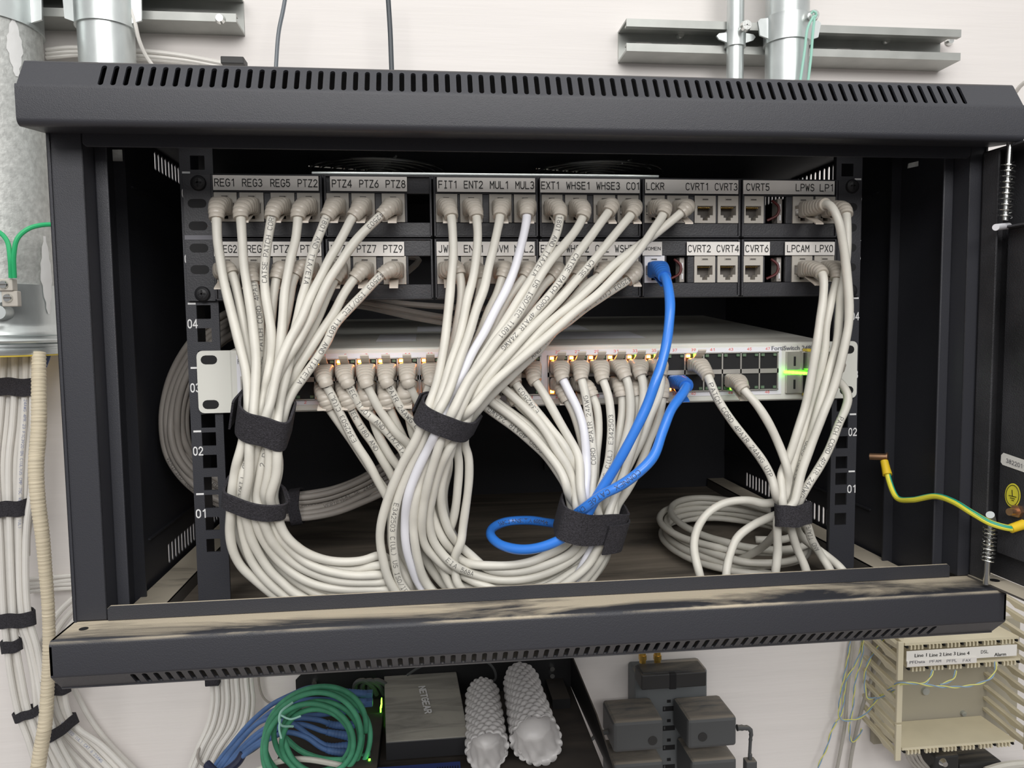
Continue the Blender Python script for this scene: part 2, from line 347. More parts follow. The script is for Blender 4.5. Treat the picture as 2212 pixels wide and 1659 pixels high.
def cordtext(mb, path, t, uv, fwd=True, h=2.9, r=3.0, off=0.0):
    # wraps a line of print around the cord on the side turned to the room
    PW[0] = .55; v, f = glyphs(t); PW[0] = .85; sc = h / 0.72
    px = pj(path); i0 = int(np.argmin(((px - np.array(uv)) ** 2).sum(1)))
    s = np.r_[0, np.cumsum(np.linalg.norm(np.diff(path, axis=0), axis=1))]; T = np.gradient(path, axis=0); T /= np.linalg.norm(T, axis=1)[:, None]
    x = (v[:, 0] - v[:, 0].min()) * sc * 1.1; yv = (v[:, 1] - 0.36) * sc
    sq = s[i0] + (x if fwd else -x)
    C = np.stack([np.interp(sq, s, path[:, k]) for k in range(3)], 1); TT = np.stack([np.interp(sq, s, T[:, k]) for k in range(3)], 1)
    TT /= np.linalg.norm(TT, axis=1)[:, None]
    if sq.max() > s[-1] or sq.min() < 0: return
    F = CAM - C; F -= TT * (F * TT).sum(1)[:, None]; F /= np.linalg.norm(F, axis=1)[:, None]
    D = TT if fwd else -TT; Uv = np.cross(F, D)
    a = yv / r + off
    mb.add(C + (r + 0.06) * (F * np.cos(a)[:, None] + Uv * np.sin(a)[:, None]), f)

# ------------------------------------------------------------------ slotted sheet
def slotted(mb, fn, L, H, a0, pitch, n, sw, sh, bc, th, mi=0, square=False):
    # sheet spans a 0..L, b 0..H ; slots centred at a0+i*pitch, bc ; fn maps (a,b,c) to space, c is depth into the sheet
    b0, b1 = bc - sh / 2 - 0.8, bc + sh / 2 + 0.8
    def box(a, b, c, d):
        if b - a > 1e-6 and d - c > 1e-6: mb.box(a, b, c, d, 0, th, mi, fn=lambda x, y, z: fn(x, y, z))
    box(0, L, 0, b0); box(0, L, b1, H)
    e0 = a0 - pitch / 2; e1 = a0 + (n - .5) * pitch
    box(0, e0, b0, b1); box(e1, L, b0, b1)
    k = 12; r = sw / 2
    ring = []
    if square:
        ring = [(r, sh / 2), (-r, sh / 2), (-r, -sh / 2), (r, -sh / 2)]
    else:
        for i in range(k // 2 + 1):
            t = math.pi * i / (k // 2); ring.append((r * math.cos(t), sh / 2 - r + r * math.sin(t)))
        for i in range(k // 2 + 1):
            t = math.pi + math.pi * i / (k // 2); ring.append((r * math.cos(t), -(sh / 2 - r) + r * math.sin(t)))
    m = len(ring); hx, hy = pitch / 2, (b1 - b0) / 2
    outer = []
    for (x, y) in ring:
        q = max(abs(x) / hx, abs(y) / hy) if not square else 1
        outer.append((x / q, y / q) if not square else (math.copysign(hx, x), math.copysign(hy, y)))
    # the ring's corner points are snapped to the cell corners so cells tile
    if not square:
        for cx_, cy_ in ((hx, hy), (-hx, hy), (-hx, -hy), (hx, -hy)):
            j = min(range(m), key=lambda i: (outer[i][0] - cx_) ** 2 + (outer[i][1] - cy_) ** 2); outer[j] = (cx_, cy_)
    for i in range(n):
        c = a0 + i * pitch; vs = []
        for z in (0, th):
            vs += [fn(c + x, bc + y, z) for x, y in outer] + [fn(c + x, bc + y, z) for x, y in ring]
        fs = []
        for j in range(m):
            q = (j + 1) % m
            fs.append((j, q, m + q, m + j)); fs.append((2 * m + q, 2 * m + j, 3 * m + j, 3 * m + q))
            fs.append((m + j, m + q, 3 * m + q, 3 * m + j))
        mb.add(vs, fs, mi)
def arc(cx, cy, r, a0, a1, n=5):
    return [(cx + r * math.cos(math.radians(a0 + (a1 - a0) * i / n)), cy + r * math.sin(math.radians(a0 + (a1 - a0) * i / n))) for i in range(n + 1)]
def shell(mb, line, x0, x1, th, mi=0):
    # folded sheet: polyline in (y,z) given thickness th on its right-hand side
    L = np.array(line, float); d = np.gradient(L, axis=0); d /= np.linalg.norm(d, axis=1)[:, None]; nrm = np.stack([d[:, 1], -d[:, 0]], 1)
    R = L + nrm * th; n = len(L)
    vs = [(x0, *p) for p in L] + [(x1, *p) for p in L] + [(x0, *p) for p in R] + [(x1, *p) for p in R]; fs = []
    for i in range(n - 1):
        fs += [(i, i + 1, n + i + 1, n + i), (2 * n + i + 1, 2 * n + i, 3 * n + i, 3 * n + i + 1), (i, 2 * n + i, 2 * n + i + 1, i + 1), (n + i, n + i + 1, 3 * n + i + 1, 3 * n + i)]
    fs += [(0, n, 3 * n, 2 * n), (n - 1, 3 * n - 1, 4 * n - 1, 2 * n - 1)]
    mb.add(vs, fs, mi)

# ================================================================== THE WALL
WY = 390.0
m = MB(); m.box(-1500, 2400, WY, WY + 18, -1600, 1700)
tag(m.build('wall_back', 'wall'), 'off-white painted plywood wall behind the cabinet', 'wall', kind='structure')
# ================================================================== CABINET
XL, XR = -62.5, 539.0
cab = thing('wall_cabinet', 'black open-front wall cabinet holding the patch panel and network switch', 'cabinet', (238, 160, -154))
# --- top cover
m = MB()
prof = [(-60, 176.3), (-86, 173.2)] + arc(-88.4, 175.4, 2.6, 265, 180) + arc(-88.0, 191.6, 3, 180, 150)
shell(m, prof, XL, XR, -1.4)
c0 = np.array(prof[-1]); c1 = np.array((-81.0, 208.6)); cl = np.linalg.norm(c1 - c0); cd = (c1 - c0) / cl; cn = np.array((cd[1], -cd[0]))
slotted(m, lambda a, b, c: (XL + a, c0[0] + cd[0] * b + cn[0] * c, c0[1] + cd[1] * b + cn[1] * c), XR - XL, cl, 43.5, 518.5 / 78, 79, 2.9, cl - 2.6, cl / 2 + .2, 1.4)
top_line = arc(-77.8, 206.6, 3.8, 148, 90) + [(-60, 210.5), (-40, 210.5)]
shell(m, top_line, XL, XR, 1.4)
for q in ((XL, 85, -40, 12), (330, XR, -40, 12), (XL, XR, 12, 386)): m.box(q[0], q[1], q[2], q[3], 209.1, 210.5)  # gap behind the lip is added so light falls onto the modules
for x0, x1 in ((XL, XL + 1.4), (XR - 1.4, XR)):
    m.prism([(-60, 176.3), (-88.4, 173.0), (-91, 175.4), (-91, 191.6), (-90.4, 193.2), (-81, 208.6), (-77.8, 210.4), (-40, 210.4), (-40, 176.3)], x0, x1, 'x')
m.build('top_cover', 'powder', cab, smooth=True, ang=50)
# --- bottom cover
m = MB()
b0 = np.array((-90.4, -143.0)); b1 = np.array((-79.2, -154.2)); bl = np.linalg.norm(b1 - b0); bd = (b1 - b0) / bl; bn = np.array((-bd[1], bd[0]))
shell(m, [(-60.5, -121.3), (-86, -121.3)] + arc(-88, -124.3, 3, 90, 180) + arc(-88, -141.4, 3, 180, 205), XL, XR, -1.4)
slotted(m, lambda a, b, c: (XL + a, b0[0] + bd[0] * b + bn[0] * c, b0[1] + bd[1] * b + bn[1] * c), XR - XL, bl, 44.5, 508.0 / 78, 79, 3.0, bl - 2.2, bl / 2, 1.2, mi=2)
shell(m, arc(-77, -152.6, 3.2, 220, 270) + [(-60, -155.8), (386, -155.8)], XL, XR, -1.4, 2)
for x0, x1 in ((XL, XL + 1.4), (XR - 1.4, XR)):
    m.prism([(-60, -121.3), (-88, -121.3), (-91, -124.3), (-91, -141.4), (-90.2, -143), (-79.2, -154.2), (-77, -155.6), (-50, -155.6), (-50, -121.3)][::-1], x0, x1, 'x', 2)
m.cyl((-51, -73, -121.25), (-51, -73, -121.0), 2.6, n=16, mi=1)
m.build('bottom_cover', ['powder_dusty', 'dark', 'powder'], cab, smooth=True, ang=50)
# --- front frame
for (pa, pb, fl) in ((XL, -42, 1), (XR, 525.5, -1)):
    m = MB(); q = 1.5 * fl
    m.box(pa, pb, -61, -59.5, -121, 176.2); m.box(pa, pa + q, -61, 0, -121, 176.2); m.box(pb - q, pb, -61, -44, -121, 176.2)
    m.box(pb, pb + 7.5 * fl, -46, -44.5, -121, 176.2)
    m.build('frame_post', 'powder', cab, bevel=0.8)
m = MB()
poly = [(-41.5, 175)] + [(-41.5, 169)] + [(-39.5, 167)] + [(523, 167), (525, 169), (525, 175)]
m.prism(poly, -62.2, -61.0, 'y'); m.box(-41, 524, -61, -44, 173, 174.5)
m.build('upper_lip', 'powder', cab, bevel=0.4)
m = MB()
m.prism([(-41.5, -121), (519.5, -121), (519.5, -113.5), (517.5, -111.6), (-39.5, -111.6), (-41.5, -113.5)], -62.2, -61.0, 'y')
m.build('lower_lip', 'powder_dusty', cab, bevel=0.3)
# --- sides with vent rows
def side(x0, sgn, name, parent=cab):
    m = MB(); Ls = 450.0
    fn = lambda a, b, c: (x0 + sgn * c, -62 + a, -121 + b) if True else None
    # lower vent row, middle sheet, upper vent row
    slotted(m, lambda a, b, c: (x0 + sgn * c, -62 + a, -152 + b), Ls, 45, 168, 8.4, 26, 4.2, 17, 24, 1.0)
    m.box(x0, x0 + sgn * 1.2, -62, 388, -107, 170)
    slotted(m, lambda a, b, c: (x0 + sgn * c, -62 + a, 170 + b), Ls, 40, 178, 8.4, 24, 4.2, 15, 27, 1.0)
    # folded reinforcing ribs
    m.box(x0, x0 + sgn * 9, 30, 31.5, -150, 200); m.box(x0, x0 + sgn * 3, 60, 380, -104, -102.5); m.box(x0, x0 + sgn * 3, 60, 380, 165, 166.5)
    return m.build(name, 'powder_in', parent)
side(XL + 1.5, 1, 'side_panel'); side(XR - 1.5, -1, 'side_panel')
m = MB(); m.box(XL + 2, XR - 2, 385, 386.5, -152, 209)
m.box(180, 300, 366, 385, -70, -18); m.box(300, 420, 374, 385, -120, 20)
m.build('rear_panel', 'powder_in', cab)
m = MB()
m.box(XL + 3, XR - 3, -59, 385, -151.5, -150)
m.build('cabinet_floor', 'floor_dust', cab)
for (a, b) in ((-56, -33), (512, 533)):
    m = MB(); m.box(a, b, -57, 380, -140, -138.6); m.box((b - 1.4 if a < 0 else a), (b if a < 0 else a + 1.4), -57, 380, -150, -139)
    m.build('floor_ledge', 'ledge_dust', cab)
# --- ceiling with two fan grilles and an unseen opening added to let light in
m = MB()
m.box(XL + 3, 85, -43, 385, 207, 208.4); m.box(330, XR - 3, -43, 385, 207, 208.4); m.box(85, 330, 12, 385, 207, 208.4)
m.build('ceiling_sheet', 'powder_in', cab)
for cx in (118, 318):
    m = MB()
    for r in (12, 22, 32, 42, 52, 60):
        t = np.linspace(0, 2 * math.pi, 49); m.sweep(np.stack([cx + r * np.cos(t), 160 + r * np.sin(t), 198 + 0 * t], 1), 1.0, n=6, cap=False)
    for a in (0.3, 1.87, 3.44, 5.01):
        m.cyl((cx + 10 * math.cos(a), 160 + 10 * math.sin(a), 200), (cx + 62 * math.cos(a), 160 + 62 * math.sin(a), 200), 1.0, n=6)
    sub(m.build('fan_grille', 'chrome', cab, smooth=True), 'round wire fan grille')
# small latches / bare metal tabs
m2 = MB(); p = at(254, 337, -30); m2.box(p[0] - 3, p[0] + 2.6, -30, -29, p[2] - 3, p[2] + 4); sub(m2.build('edge_clip', 'galv_old', cab), 'bare metal clip')
m2 = MB(); p = at(1973, 356, -30); m2.prism([(p[0] - 3.8, p[2] - 2.4), (p[0] + 3.8, p[2] - .8), (p[0] + 3.8, p[2] + 2.6), (p[0] - 3.4, p[2] + 1.0)], -30, -29, 'y'); sub(m2.build('edge_clip', 'galv_old', cab), 'bare metal clip')
# --- rails
HZ = []
def rail(x0, x1, outer, inner_sign):
    m = MB(); y0, y1 = 2.0, 3.8
    zs = []
    zc = 69.2 + 31.8 * 4 - 0  # hole pattern 15.9 15.9 12.7
    pat = [-19, -34.6, -50.4][:0]
    z = -94.1; seq = (15.9, 12.7, 15.9)
    k = 0; holes = [z]
    while z < 160:
        z += (15.7, 15.9, 12.75)[k % 3]; holes.append(z); k += 1
    hx0, hx1 = (x0 + 7.1, x0 + 16.6) if outer < 0 else (x1 - 16.6, x1 - 7.1)
    m.box(x0, hx0, y0, y1, -149, 200); m.box(hx1, x1, y0, y1, -149, 200)
    zp = -149
    for h in holes:
        m.box(hx0, hx1, y0, y1, zp, h - 4.75); zp = h + 4.75
    m.box(hx0, hx1, y0, y1, zp, 200)
    xo = x0 if outer < 0 else x1
    m.box(min(xo, xo + 1.8 * (-outer)), max(xo, xo + 1.8 * (-outer)), y1, 40, -149, 200)
    r = m.build('mounting_rail', 'powder_in', cab)
    mk = MB()
    zt = -12.5
    for i in range(-1, 6):
        zz = zt + 44.45 * i
        cx = x0 + 4.2 if outer < 0 else x1 - 3.4
        mk.box(cx - 2.6, cx + 2.6, y0 - .15, y0, zz - .65, zz + .65)
        if i >= 0 or True:
            n = '%02d' % (i + 2)
            PW[0] = 1.05
            if 1 <= i + 2 <= 6: word(mk, n, (cx - 3.4, y0 - .2, zz - 17.2 if outer < 0 else zz - 17.0), (1, 0, 0), (0, 0, 1), 6.8, 6.6, bold=.14)
            PW[0] = .85
    if outer > 0: word(mk, '-UNIT-', (x1 - 14, y0 - .2, 118), (1, 0, 0), (0, 0, 1), 14, 3.5, bold=.1)
    sub(mk.build('rack_unit_marks', 'white_mark', r), 'white printed rack unit numbers')
    return r
ra = rail(-6.5, 15.5, -1, 1)
rail(466, 486.5, 1, -1)
# --- door, folded open to the right
HX = 533.6
dx, dy = math.sin(math.radians(2)), -math.cos(math.radians(2))
def D(a, b, z):   # a along the door away from the hinge, b inward (towards -x)
    return (HX + dx * a - (-dy) * b * 1.0, -62.6 + dy * a - dx * b, z)
m = MB()
bx = lambda a0, a1, b0, b1, z0, z1, mi=0: m.box(a0, a1, b0, b1, z0, z1, mi, fn=D)
bx(0, 470, -17, -15.6, -119, 171)                     # skin
bx(0, 1.4, -16, 0, -119, 171)                         # hinge-side return
bx(0, 14, -1.4, 0, -119, 171)                       # inner flange
bx(0, 470, -17, 0, 169.6, 171); 
bx(14, 470, -10, -8.8, -100, 118)
bx(14, 40, -16, 0, 118, 119.4)                        # spring bracket
door = m.build('door', 'powder_door', cab, bevel=0.3); sub(door, 'black cabinet door swung open to the right, seen edge-on')
m = MB(); m.box(0, 470, -17, 1, -121.2, -119.8, fn=D); fl_ = m.build('bottom_flange', 'ledge_dust', door); sub(fl_, 'dust-covered bottom flange of the door')
q = D(14, -8, -119.6); m = MB(); m.cyl((q[0], q[1], q[2] - .1), (q[0], q[1], q[2] + .1), 3.2, n=18); m.build('drain_hole', 'dark', fl_)
def pin(u0, v0, u1, v1, y, r, coil, name='hinge_pin'):
    a, b = at(u0, v0, y), at(u1, v1, y); m = MB(); m.cyl(a, b, r, n=14)
    d = b - a; t = np.linspace(coil[0], coil[1], 180); nt = coil[2]
    h = np.array([a + d * q + np.array([math.cos(2 * math.pi * nt * k / 179), math.sin(2 * math.pi * nt * k / 179), 0]) * (r + 2.0) for k, q in enumerate(t)])
    m.sweep(h, 0.45, n=6)
    sub(m.build(name, 'chrome', door, smooth=True), 'chrome hinge pin with coil spring')
pin(2182, 300, 2171, 476, -84, 1.9, (.28, .97, 10)); pin(2140, 1130, 2130, 1262, -84, 2.0, (.05, .62, 9))
m = MB(); a = at(2151, 491, -92); b = at(2178, 488, -78); m.cyl(a, b, 2.1, n=16); sub(m.build('pin_handle', 'jack_white', door, smooth=True), 'white bent end of the hinge pin')
m = MB(); a = at(2139, 1112, -90); m.cyl(a, at(2148, 1135, -82), 2.6, 1.8, n=14); sub(m.build('pin_handle', 'galv', door, smooth=True), 'bent metal end of the lower hinge pin')
def onskin(u, v):   # point on inner panel b=-8.8
    P0 = np.array(D(14, -8.6, 0)); nn = np.array((-(-dy), -dx, 0)); d = ray(u, v); t = nn.dot(P0 - CAM) / nn.dot(d); return CAM + d * t
A_ = np.array((-dx, -dy, 0)); A_ = -np.array((-dx, -dy, 0))
def sticker(pts, matn, name, lab):
    m = MB(); n = len(pts); nn = np.array((-(-dy), -dx, 0)) * .15
    P = [onskin(*q) + nn for q in pts]; m.add(P, [tuple(range(n))]); return sub(m.build(name, matn, door), lab)
st = sticker([(2163, 983), (2168, 978), (2212, 993), (2240, 1003), (2240, 1030), (2212, 1020), (2166, 1004), (2162, 998)], 'white_paper', 'number_sticker', 'white sticker with a serial number')
m = MB(); o = onskin(2174, 999); xe = onskin(2224, 1017) - o; ln = np.linalg.norm(xe); word(m, '38220118', o + np.array((-.4, -.1, 0)), xe / ln, (0, 0, 1), ln, 3.0, bold=.08); m.build('lettering', 'ink_grey', st)
th = np.linspace(0, 2 * math.pi, 33)[:-1]
es = sticker([(2188 + 17 * math.cos(t), 1070 - 26 * math.sin(t)) for t in th], 'yellow', 'earth_sticker', 'yellow round sticker with the earth symbol')
m = MB()
nn = np.array((-(-dy), -dx, 0)) * .3
for (u0, v0, u1, v1) in ((2187, 1058, 2188, 1072), (2180, 1070, 2196, 1074), (2183, 1075, 2193, 1078), (2186, 1080, 2191, 1082)):
    a, b = onskin(u0, v0) + nn, onskin(u1, v1) + nn; m.sweep([a, (a + b) / 2, b], 0.22, n=5)
ring = [onskin(2188 + 14 * math.cos(t), 1070 - 22 * math.sin(t)) + nn for t in np.linspace(0, 2 * math.pi, 33)]; m.sweep(ring, .2, n=5, cap=False)
m.build('earth_symbol', 'ink', es)
m = MB(); a = at(2180, 1106, -96); b = at(2230, 1100, -90); m.cyl(a, b, 2.4, n=16); m.cyl(a + (b - a) * .25, b, 4.2, n=6)
sub(m.build('earth_bolt', 'brass', door, smooth=True), 'copper coloured bolt')
m = MB(); a = at(1879, 986, 20); b = at(1915, 987, 12); m.cyl(a, b, 2.7, n=14); m.cyl(b, b + (b - a) * .08, 3.6, n=14); sub(m.build('earth_stud', 'brass', cab, smooth=True), 'brass earth stud on the side panel')
# earth wire
gp = [(1915, 1010, 6), (1921, 1040, 0), (1938, 1076, -12), (1970, 1080, -28), (2020, 1072, -48), (2060, 1084, -66), (2100, 1108, -82), (2140, 1130, -92), (2180, 1141, -97), (2196, 1141, -97)]
P = smoothpath([at(*q) for q in gp], 2)
gw = thing('earth_wire', 'yellow and green striped earth wire running from the cabinet side to the open door', 'wire', tuple(P[0]))
m = MB(); m.sweep(P, 2.1, n=10); m.build('insulation', 'yellow', gw, smooth=True)
m = MB(); S = []
for i, p in enumerate(P):
    t = P[min(i + 1, len(P) - 1)] - P[max(i - 1, 0)]; t /= np.linalg.norm(t); f = CAM - p; f -= t * f.dot(t); f /= np.linalg.norm(f); u = np.cross(f, t); u *= (1 if u[2] > 0 else -1)
    ph = 0.9 + 0.5 * math.sin(i * .07); S.append(p + 0.75 * (u * math.sin(ph) + f * math.cos(ph)) * 1.0)
m.sweep(S, 1.5, n=8); sub(m.build('green_stripe', 'teal', gw, smooth=True), 'green stripe along the wire')
for (q0, q1) in ((at(1910, 996, 10), at(1917, 1026, 3)), (at(2183, 1142, -97), at(2225, 1128, -97))):
    m = MB(); m.sweep([q0, (q0 + q1) / 2, q1], [3.0, 3.2, 3.6], n=12); sub(m.build('end_sleeve', 'yellow_sleeve', gw, smooth=True), 'orange-yellow crimp sleeve')

# ================================================================== PATCH PANEL
pp = thing('patch_bay', 'black two-row patch panel with labelled grey jacks across the rack', 'patch panel', (240, 0, 78))
MX = [14.8 + 75.15 * k for k in range(6)]; MW = 74.0
JO = (-28.2, -10.5, 10.2, 27.8)
ROWS = {0: dict(z0=121.2, z1=163.6, j=141.6, l0=152.7, l1=162.6), 1: dict(z0=78.0, z1=120.4, j=98.4, l0=108.2, l1=118.0)}
m = MB()
for s, xa in ((-1, -4.0), (1, 466.0)):
    m.box(xa, xa + 18.5, -1.2, 1.6, 78, 163.6)
    for z in ((144.1, 129, 114, 99.4)):
        cx = xa + 9
        pts = [(cx + 3.2 + 3 * math.cos(t), z + 3 * math.sin(t)) for t in np.linspace(-math.pi / 2, math.pi / 2, 7)] + [(cx - 3.2 + 3 * math.cos(t), z + 3 * math.sin(t)) for t in np.linspace(math.pi / 2, 1.5 * math.pi, 7)]
        m.prism(pts[::-1], -1.35, -1.15, 'y', mi=1)
m.box(14, 467, 8, 9.5, 163.6, 166)
m.build('rack_ear', ['panel', 'dark'], pp, bevel=0.3)
m = MB(); p = at(408, 513, -2); m.box(-4, 14.5, -1.6, -1.2, 119.6, 122.6); sub(m.build('cover_strip', 'ink_grey', pp), 'grey strip across the ear')
MATS['ink_grey'].node_tree.nodes['Principled BSDF'].inputs['Base Color'].default_value = (0.16, 0.16, 0.18, 1)
for (u, v) in ((428, 395), (437, 635), (1842, 402), (1838, 628)):
    p = at(u, v, -2); m = MB()
    prof_r = [(5.2, 0), (5.2, .8), (4.6, 1.8), (3.2, 2.6), (1.6, 3.0)]
    for (r0, h0), (r1, h1) in zip(prof_r, prof_r[1:]):
        m.cyl((p[0], -1.2 - h0, p[2]), (p[0], -1.2 - h1, p[2]), r0, r1, n=24, cap=False)
    m.cyl((p[0], -4.1, p[2]), (p[0], -4.2, p[2]), 1.6, n=24)
    m.box(p[0] - 2.6, p[0] + 2.6, -4.5, -4.0, p[2] - .5, p[2] + .5, 1); m.box(p[0] - .5, p[0] + .5, -4.5, -4.0, p[2] - 2.6, p[2] + 2.6, 1)
    sub(m.build('ear_screw', ['box_black', 'dark'], pp, smooth=True, ang=50), 'black cross-head screw')
PORT = {}
NAMES = [[('REG1', 'REG3', 'REG5', 'PTZ2'), ('PTZ4', 'PTZ6', 'PTZ8', None), ('FIT1', 'ENT2', 'MUL1', 'MUL3'), ('EXT1', 'WHSE1', 'WHSE3', 'CO1'), ('LCKR', 'LCKR2', 'CVRT1', 'CVRT3'), ('CVRT5', None, 'LPWS', 'LP1')],
         [('REG2', 'REG4', 'PTZ1', 'PTZ3'), ('PTZ5', 'PTZ7', 'PTZ9', None), ('JWL1', 'ENT1', 'COVM', 'MUL2'), ('EXT2', 'WHSE2', 'CO2', 'WSHR'), ('WOMEN', None, 'CVRT2', 'CVRT4'), ('CVRT6', None, 'LPCAM', 'LPX0')]]
def jackmesh(x, z):
    m = MB(); W, H = 7.9, 9.8
    # opening: 11.6 wide from z-1.9 up to z+4.2 , stepped notch underneath
    zt, zb = 2.6, -4.2
    m.box(x - W, x - 5.9, -2.6, 8, z - H, z + H); m.box(x + 5.9, x + W, -2.6, 8, z - H, z + H)
    m.box(x - 5.9, x + 5.9, -2.6, 8, z + zt, z + H)
    m.box(x - 5.9, x + 5.9, -2.6, 8, z - H, z - 8.0)
    m.box(x - 5.9, x - 3.6, -2.6, 8, z - 8, z + zb); m.box(x + 3.6, x + 5.9, -2.6, 8, z - 8, z + zb)
    m.box(x - 3.6, x - 1.9, -2.6, 8, z - 8, z + zb - 1.8); m.box(x + 1.9, x + 3.6, -2.6, 8, z - 8, z + zb - 1.8)
    m.box(x - 5.9, x + 5.9, 6.5, 8, z - 8, z + zt, 1)
    for k in range(8): m.box(x - 4.2 + k * 1.2 - .15, x - 4.2 + k * 1.2 + .15, -0.5, 6, z + zt - 1.2, z + zt - .8, 2)
    m.box(x - 2.6, x + 2.6, -3.0, -2.6, z + 6.6, z + 8.4); m.box(x - 2.1, x + 2.1, -3.05, -3.0, z + 6.7, z + 7.6, 1)
    return m
for row in (0, 1):
    R_ = ROWS[row]
    for k in range(6):
        x0 = MX[k]; cx = x0 + 37; x1 = x0 + MW
        m = MB(); hz0, hz1 = R_['j'] - 9.9, R_['j'] + 9.9
        m.box(x0, x1, -1.8, 1, hz1, R_['z1']); m.box(x0, x1, -1.8, 1, R_['z0'], hz0)
        edges = [x0]
        xs = [cx + o for o in JO]
        for x in xs: edges += [x - 7.95, x + 7.95]
        edges.append(x1)
        for i in range(0, len(edges), 2): m.box(edges[i], edges[i + 1], -1.8, 1, hz0, hz1)
        # raised rim
        m.box(x0, x0 + 1.6, -3.4, -1.8, R_['z0'], R_['z1']); m.box(x1 - 1.6, x1, -3.4, -1.8, R_['z0'], R_['z1'])
        m.box(x0, x1, -3.4, -1.8, R_['z1'] - 1.0, R_['z1']); m.box(x0, x1, -3.4, -1.8, R_['z0'], R_['z0'] + 1.4)
        m.box(x0, x1, 1, 9, R_['z1'] - 1.5, R_['z1']); m.box(x0, x1, 1, 9, R_['z0'], R_['z0'] + 1.2)
        mod = m.build('port_module', 'panel', pp, bevel=0.5)
        for i, nm in enumerate(NAMES[row][k]):
            x = xs[i]
            if nm is None:
                if k >= 4:
                    m = MB(); m.sweep(smoothpath([(x - 4, 4, R_['j'] - 7), (x + 3, 2, R_['j'] - 3), (x + 4, 2, R_['j'] + 3), (x, 5, R_['j'] + 8)], 1), 1.0, n=6)
                    sub(m.build('loose_wire', 'red', mod, smooth=True), 'dull red wire behind the empty opening')
                    m = MB(); m.box(x + 3.5, x + 7, 3, 12, R_['j'] - 9, R_['j'] + 9); m.box(x + 5, x + 6, 2.6, 3.0, R_['j'] + 1, R_['j'] + 5, 1); m.box(x + 5, x + 6, 2.6, 3.0, R_['j'] - 7, R_['j'] - 3, 1)
                    sub(m.build('jack_side', ['cord_grey', 'jack_white'], mod), 'side of a neighbouring jack')
                continue
            PORT[nm] = np.array((x, -2.6, R_['j'] - .8))
            jk = jackmesh(x, R_['j']).build('keystone_jack', (['jack_white'] if nm == 'WOMEN' else ['jack']) + ['jack_in', 'gold'], mod)
            if nm == 'WOMEN': sub(jk, 'bright white keystone jack')
STR = [[(460, 688, 'REG1', 462, 507, 'REG3', 522, 568, 'REG5', 583, 628, 'PTZ2', 642, 687), (713, 879, 'PTZ4', 716, 761, 'PTZ6', 775, 819, 'PTZ8', 832, 877),
        (944, 1156, 'FIT1', 946, 987, 'ENT2', 1001, 1044, 'MUL1', 1057, 1098, 'MUL3', 1112, 1155), (1167, 1382, 'EXT1', 1168, 1208, 'WHSE1', 1222, 1274, 'WHSE3', 1287, 1340, 'CO1', 1352, 1381),
        (1394, 1595, 'LCKR', 1395, 1436, 'CVRT1', 1480, 1530, 'CVRT3', 1543, 1594), (1606, 1803, 'CVRT5', 1611, 1663, 'LPWS', 1718, 1760, 'LP1', 1770, 1800)],
       [(462, 694, 'REG2', 471, 513, 'REG4', 533, 577, 'PTZ1', 590, 635, 'PTZ3', 648, 692), (711, 873, 'PTZ5', 714, 758, 'PTZ7', 770, 814, 'PTZ9', 827, 871),
        (943, 1155, 'JWL1', 946, 988, 'ENT1', 1001, 1044, 'COVM', 1056, 1099, 'MUL2', 1110, 1153), (1165, 1384, 'EXT2', 1167, 1208, 'WHSE2', 1222, 1273, 'CO2', 1285, 1316, 'WSHR', 1327, 1370),
        (1388, 1430, 'WOMEN', 1391, 1428), (1484, 1598, 'CVRT2', 1485, 1536, 'CVRT4', 1547, 1597), (1608, 1663, 'CVRT6', 1609, 1661), (1696, 1803, 'LPCAM', 1699, 1749, 'LPX0', 1760, 1800)]]
for row in (0, 1):
    R_ = ROWS[row]; vv = 398 if row == 0 else 538
    for s in STR[row]:
        xa, xb = at(s[0], vv, -4)[0], at(s[1], vv, -4)[0]; dz = -0.6 * (s[0] - 1000) / 1000
        m = MB(); m.box(xa, xb, -4.0, -3.4, R_['l0'] + dz * 0, R_['l1'] + dz * 0)
        ls = m.build('label_strip', 'paper', pp); m = MB()
        for i in range(2, len(s), 3):
            wa, wb = at(s[i + 1], vv, -4)[0], at(s[i + 2], vv, -4)[0]
            hh = 2.6 if s[i] == 'WOMEN' else 5.6
            word(m, s[i], (wa + .3, -4.15, (R_['l0'] + R_['l1']) / 2 - hh / 2), (1, 0, 0), (0, 0, 1), wb - wa - .6, hh, bold=0.10)
        m.build('lettering', 'ink', ls)

m = MB(); m.box(80, 332, 10, 22, 166.6, 168.6); sub(m.build('light_line_bar', 'galv', pp, bevel=.6), 'added metal bar standing in for a line of light behind the top edge')  # added bar, stands in for light spilling on the module tops
# ================================================================== SWITCH
sw = thing('network_switch', 'light grey rack network switch with four blocks of lit ports', 'network switch', (240, 100, 0))
m = MB(); XA, XB = 23, 459
m.add([(XA, -4, 0), (XB, -4, 0), (XB, -4, 44), (XA, -4, 44), (XA, 256, 24), (XB, 256, 24), (XB, 256, 68), (XA, 256, 68)], [(0, 1, 2, 3), (4, 7, 6, 5), (3, 2, 6, 7), (0, 4, 5, 1), (0, 3, 7, 4), (1, 5, 6, 2)])
m.build('chassis', 'gray_switch', sw, bevel=1.0)
m = MB(); zz = 68; 
for (y0, y1, xa, xb) in ((36, 90, 120, 150), (36, 90, 190, 330), (110, 160, 150, 300)):
    f = lambda y: 44 + 24 * (y + 4) / 260 + .15
    m.add([(xa, y0, f(y0)), (xb, y0, f(y0)), (xb, y1, f(y1)), (xa, y1, f(y1))], [(0, 1, 2, 3)])
sub(m.build('top_sticker', 'bezel', sw), 'white stickers on the top')
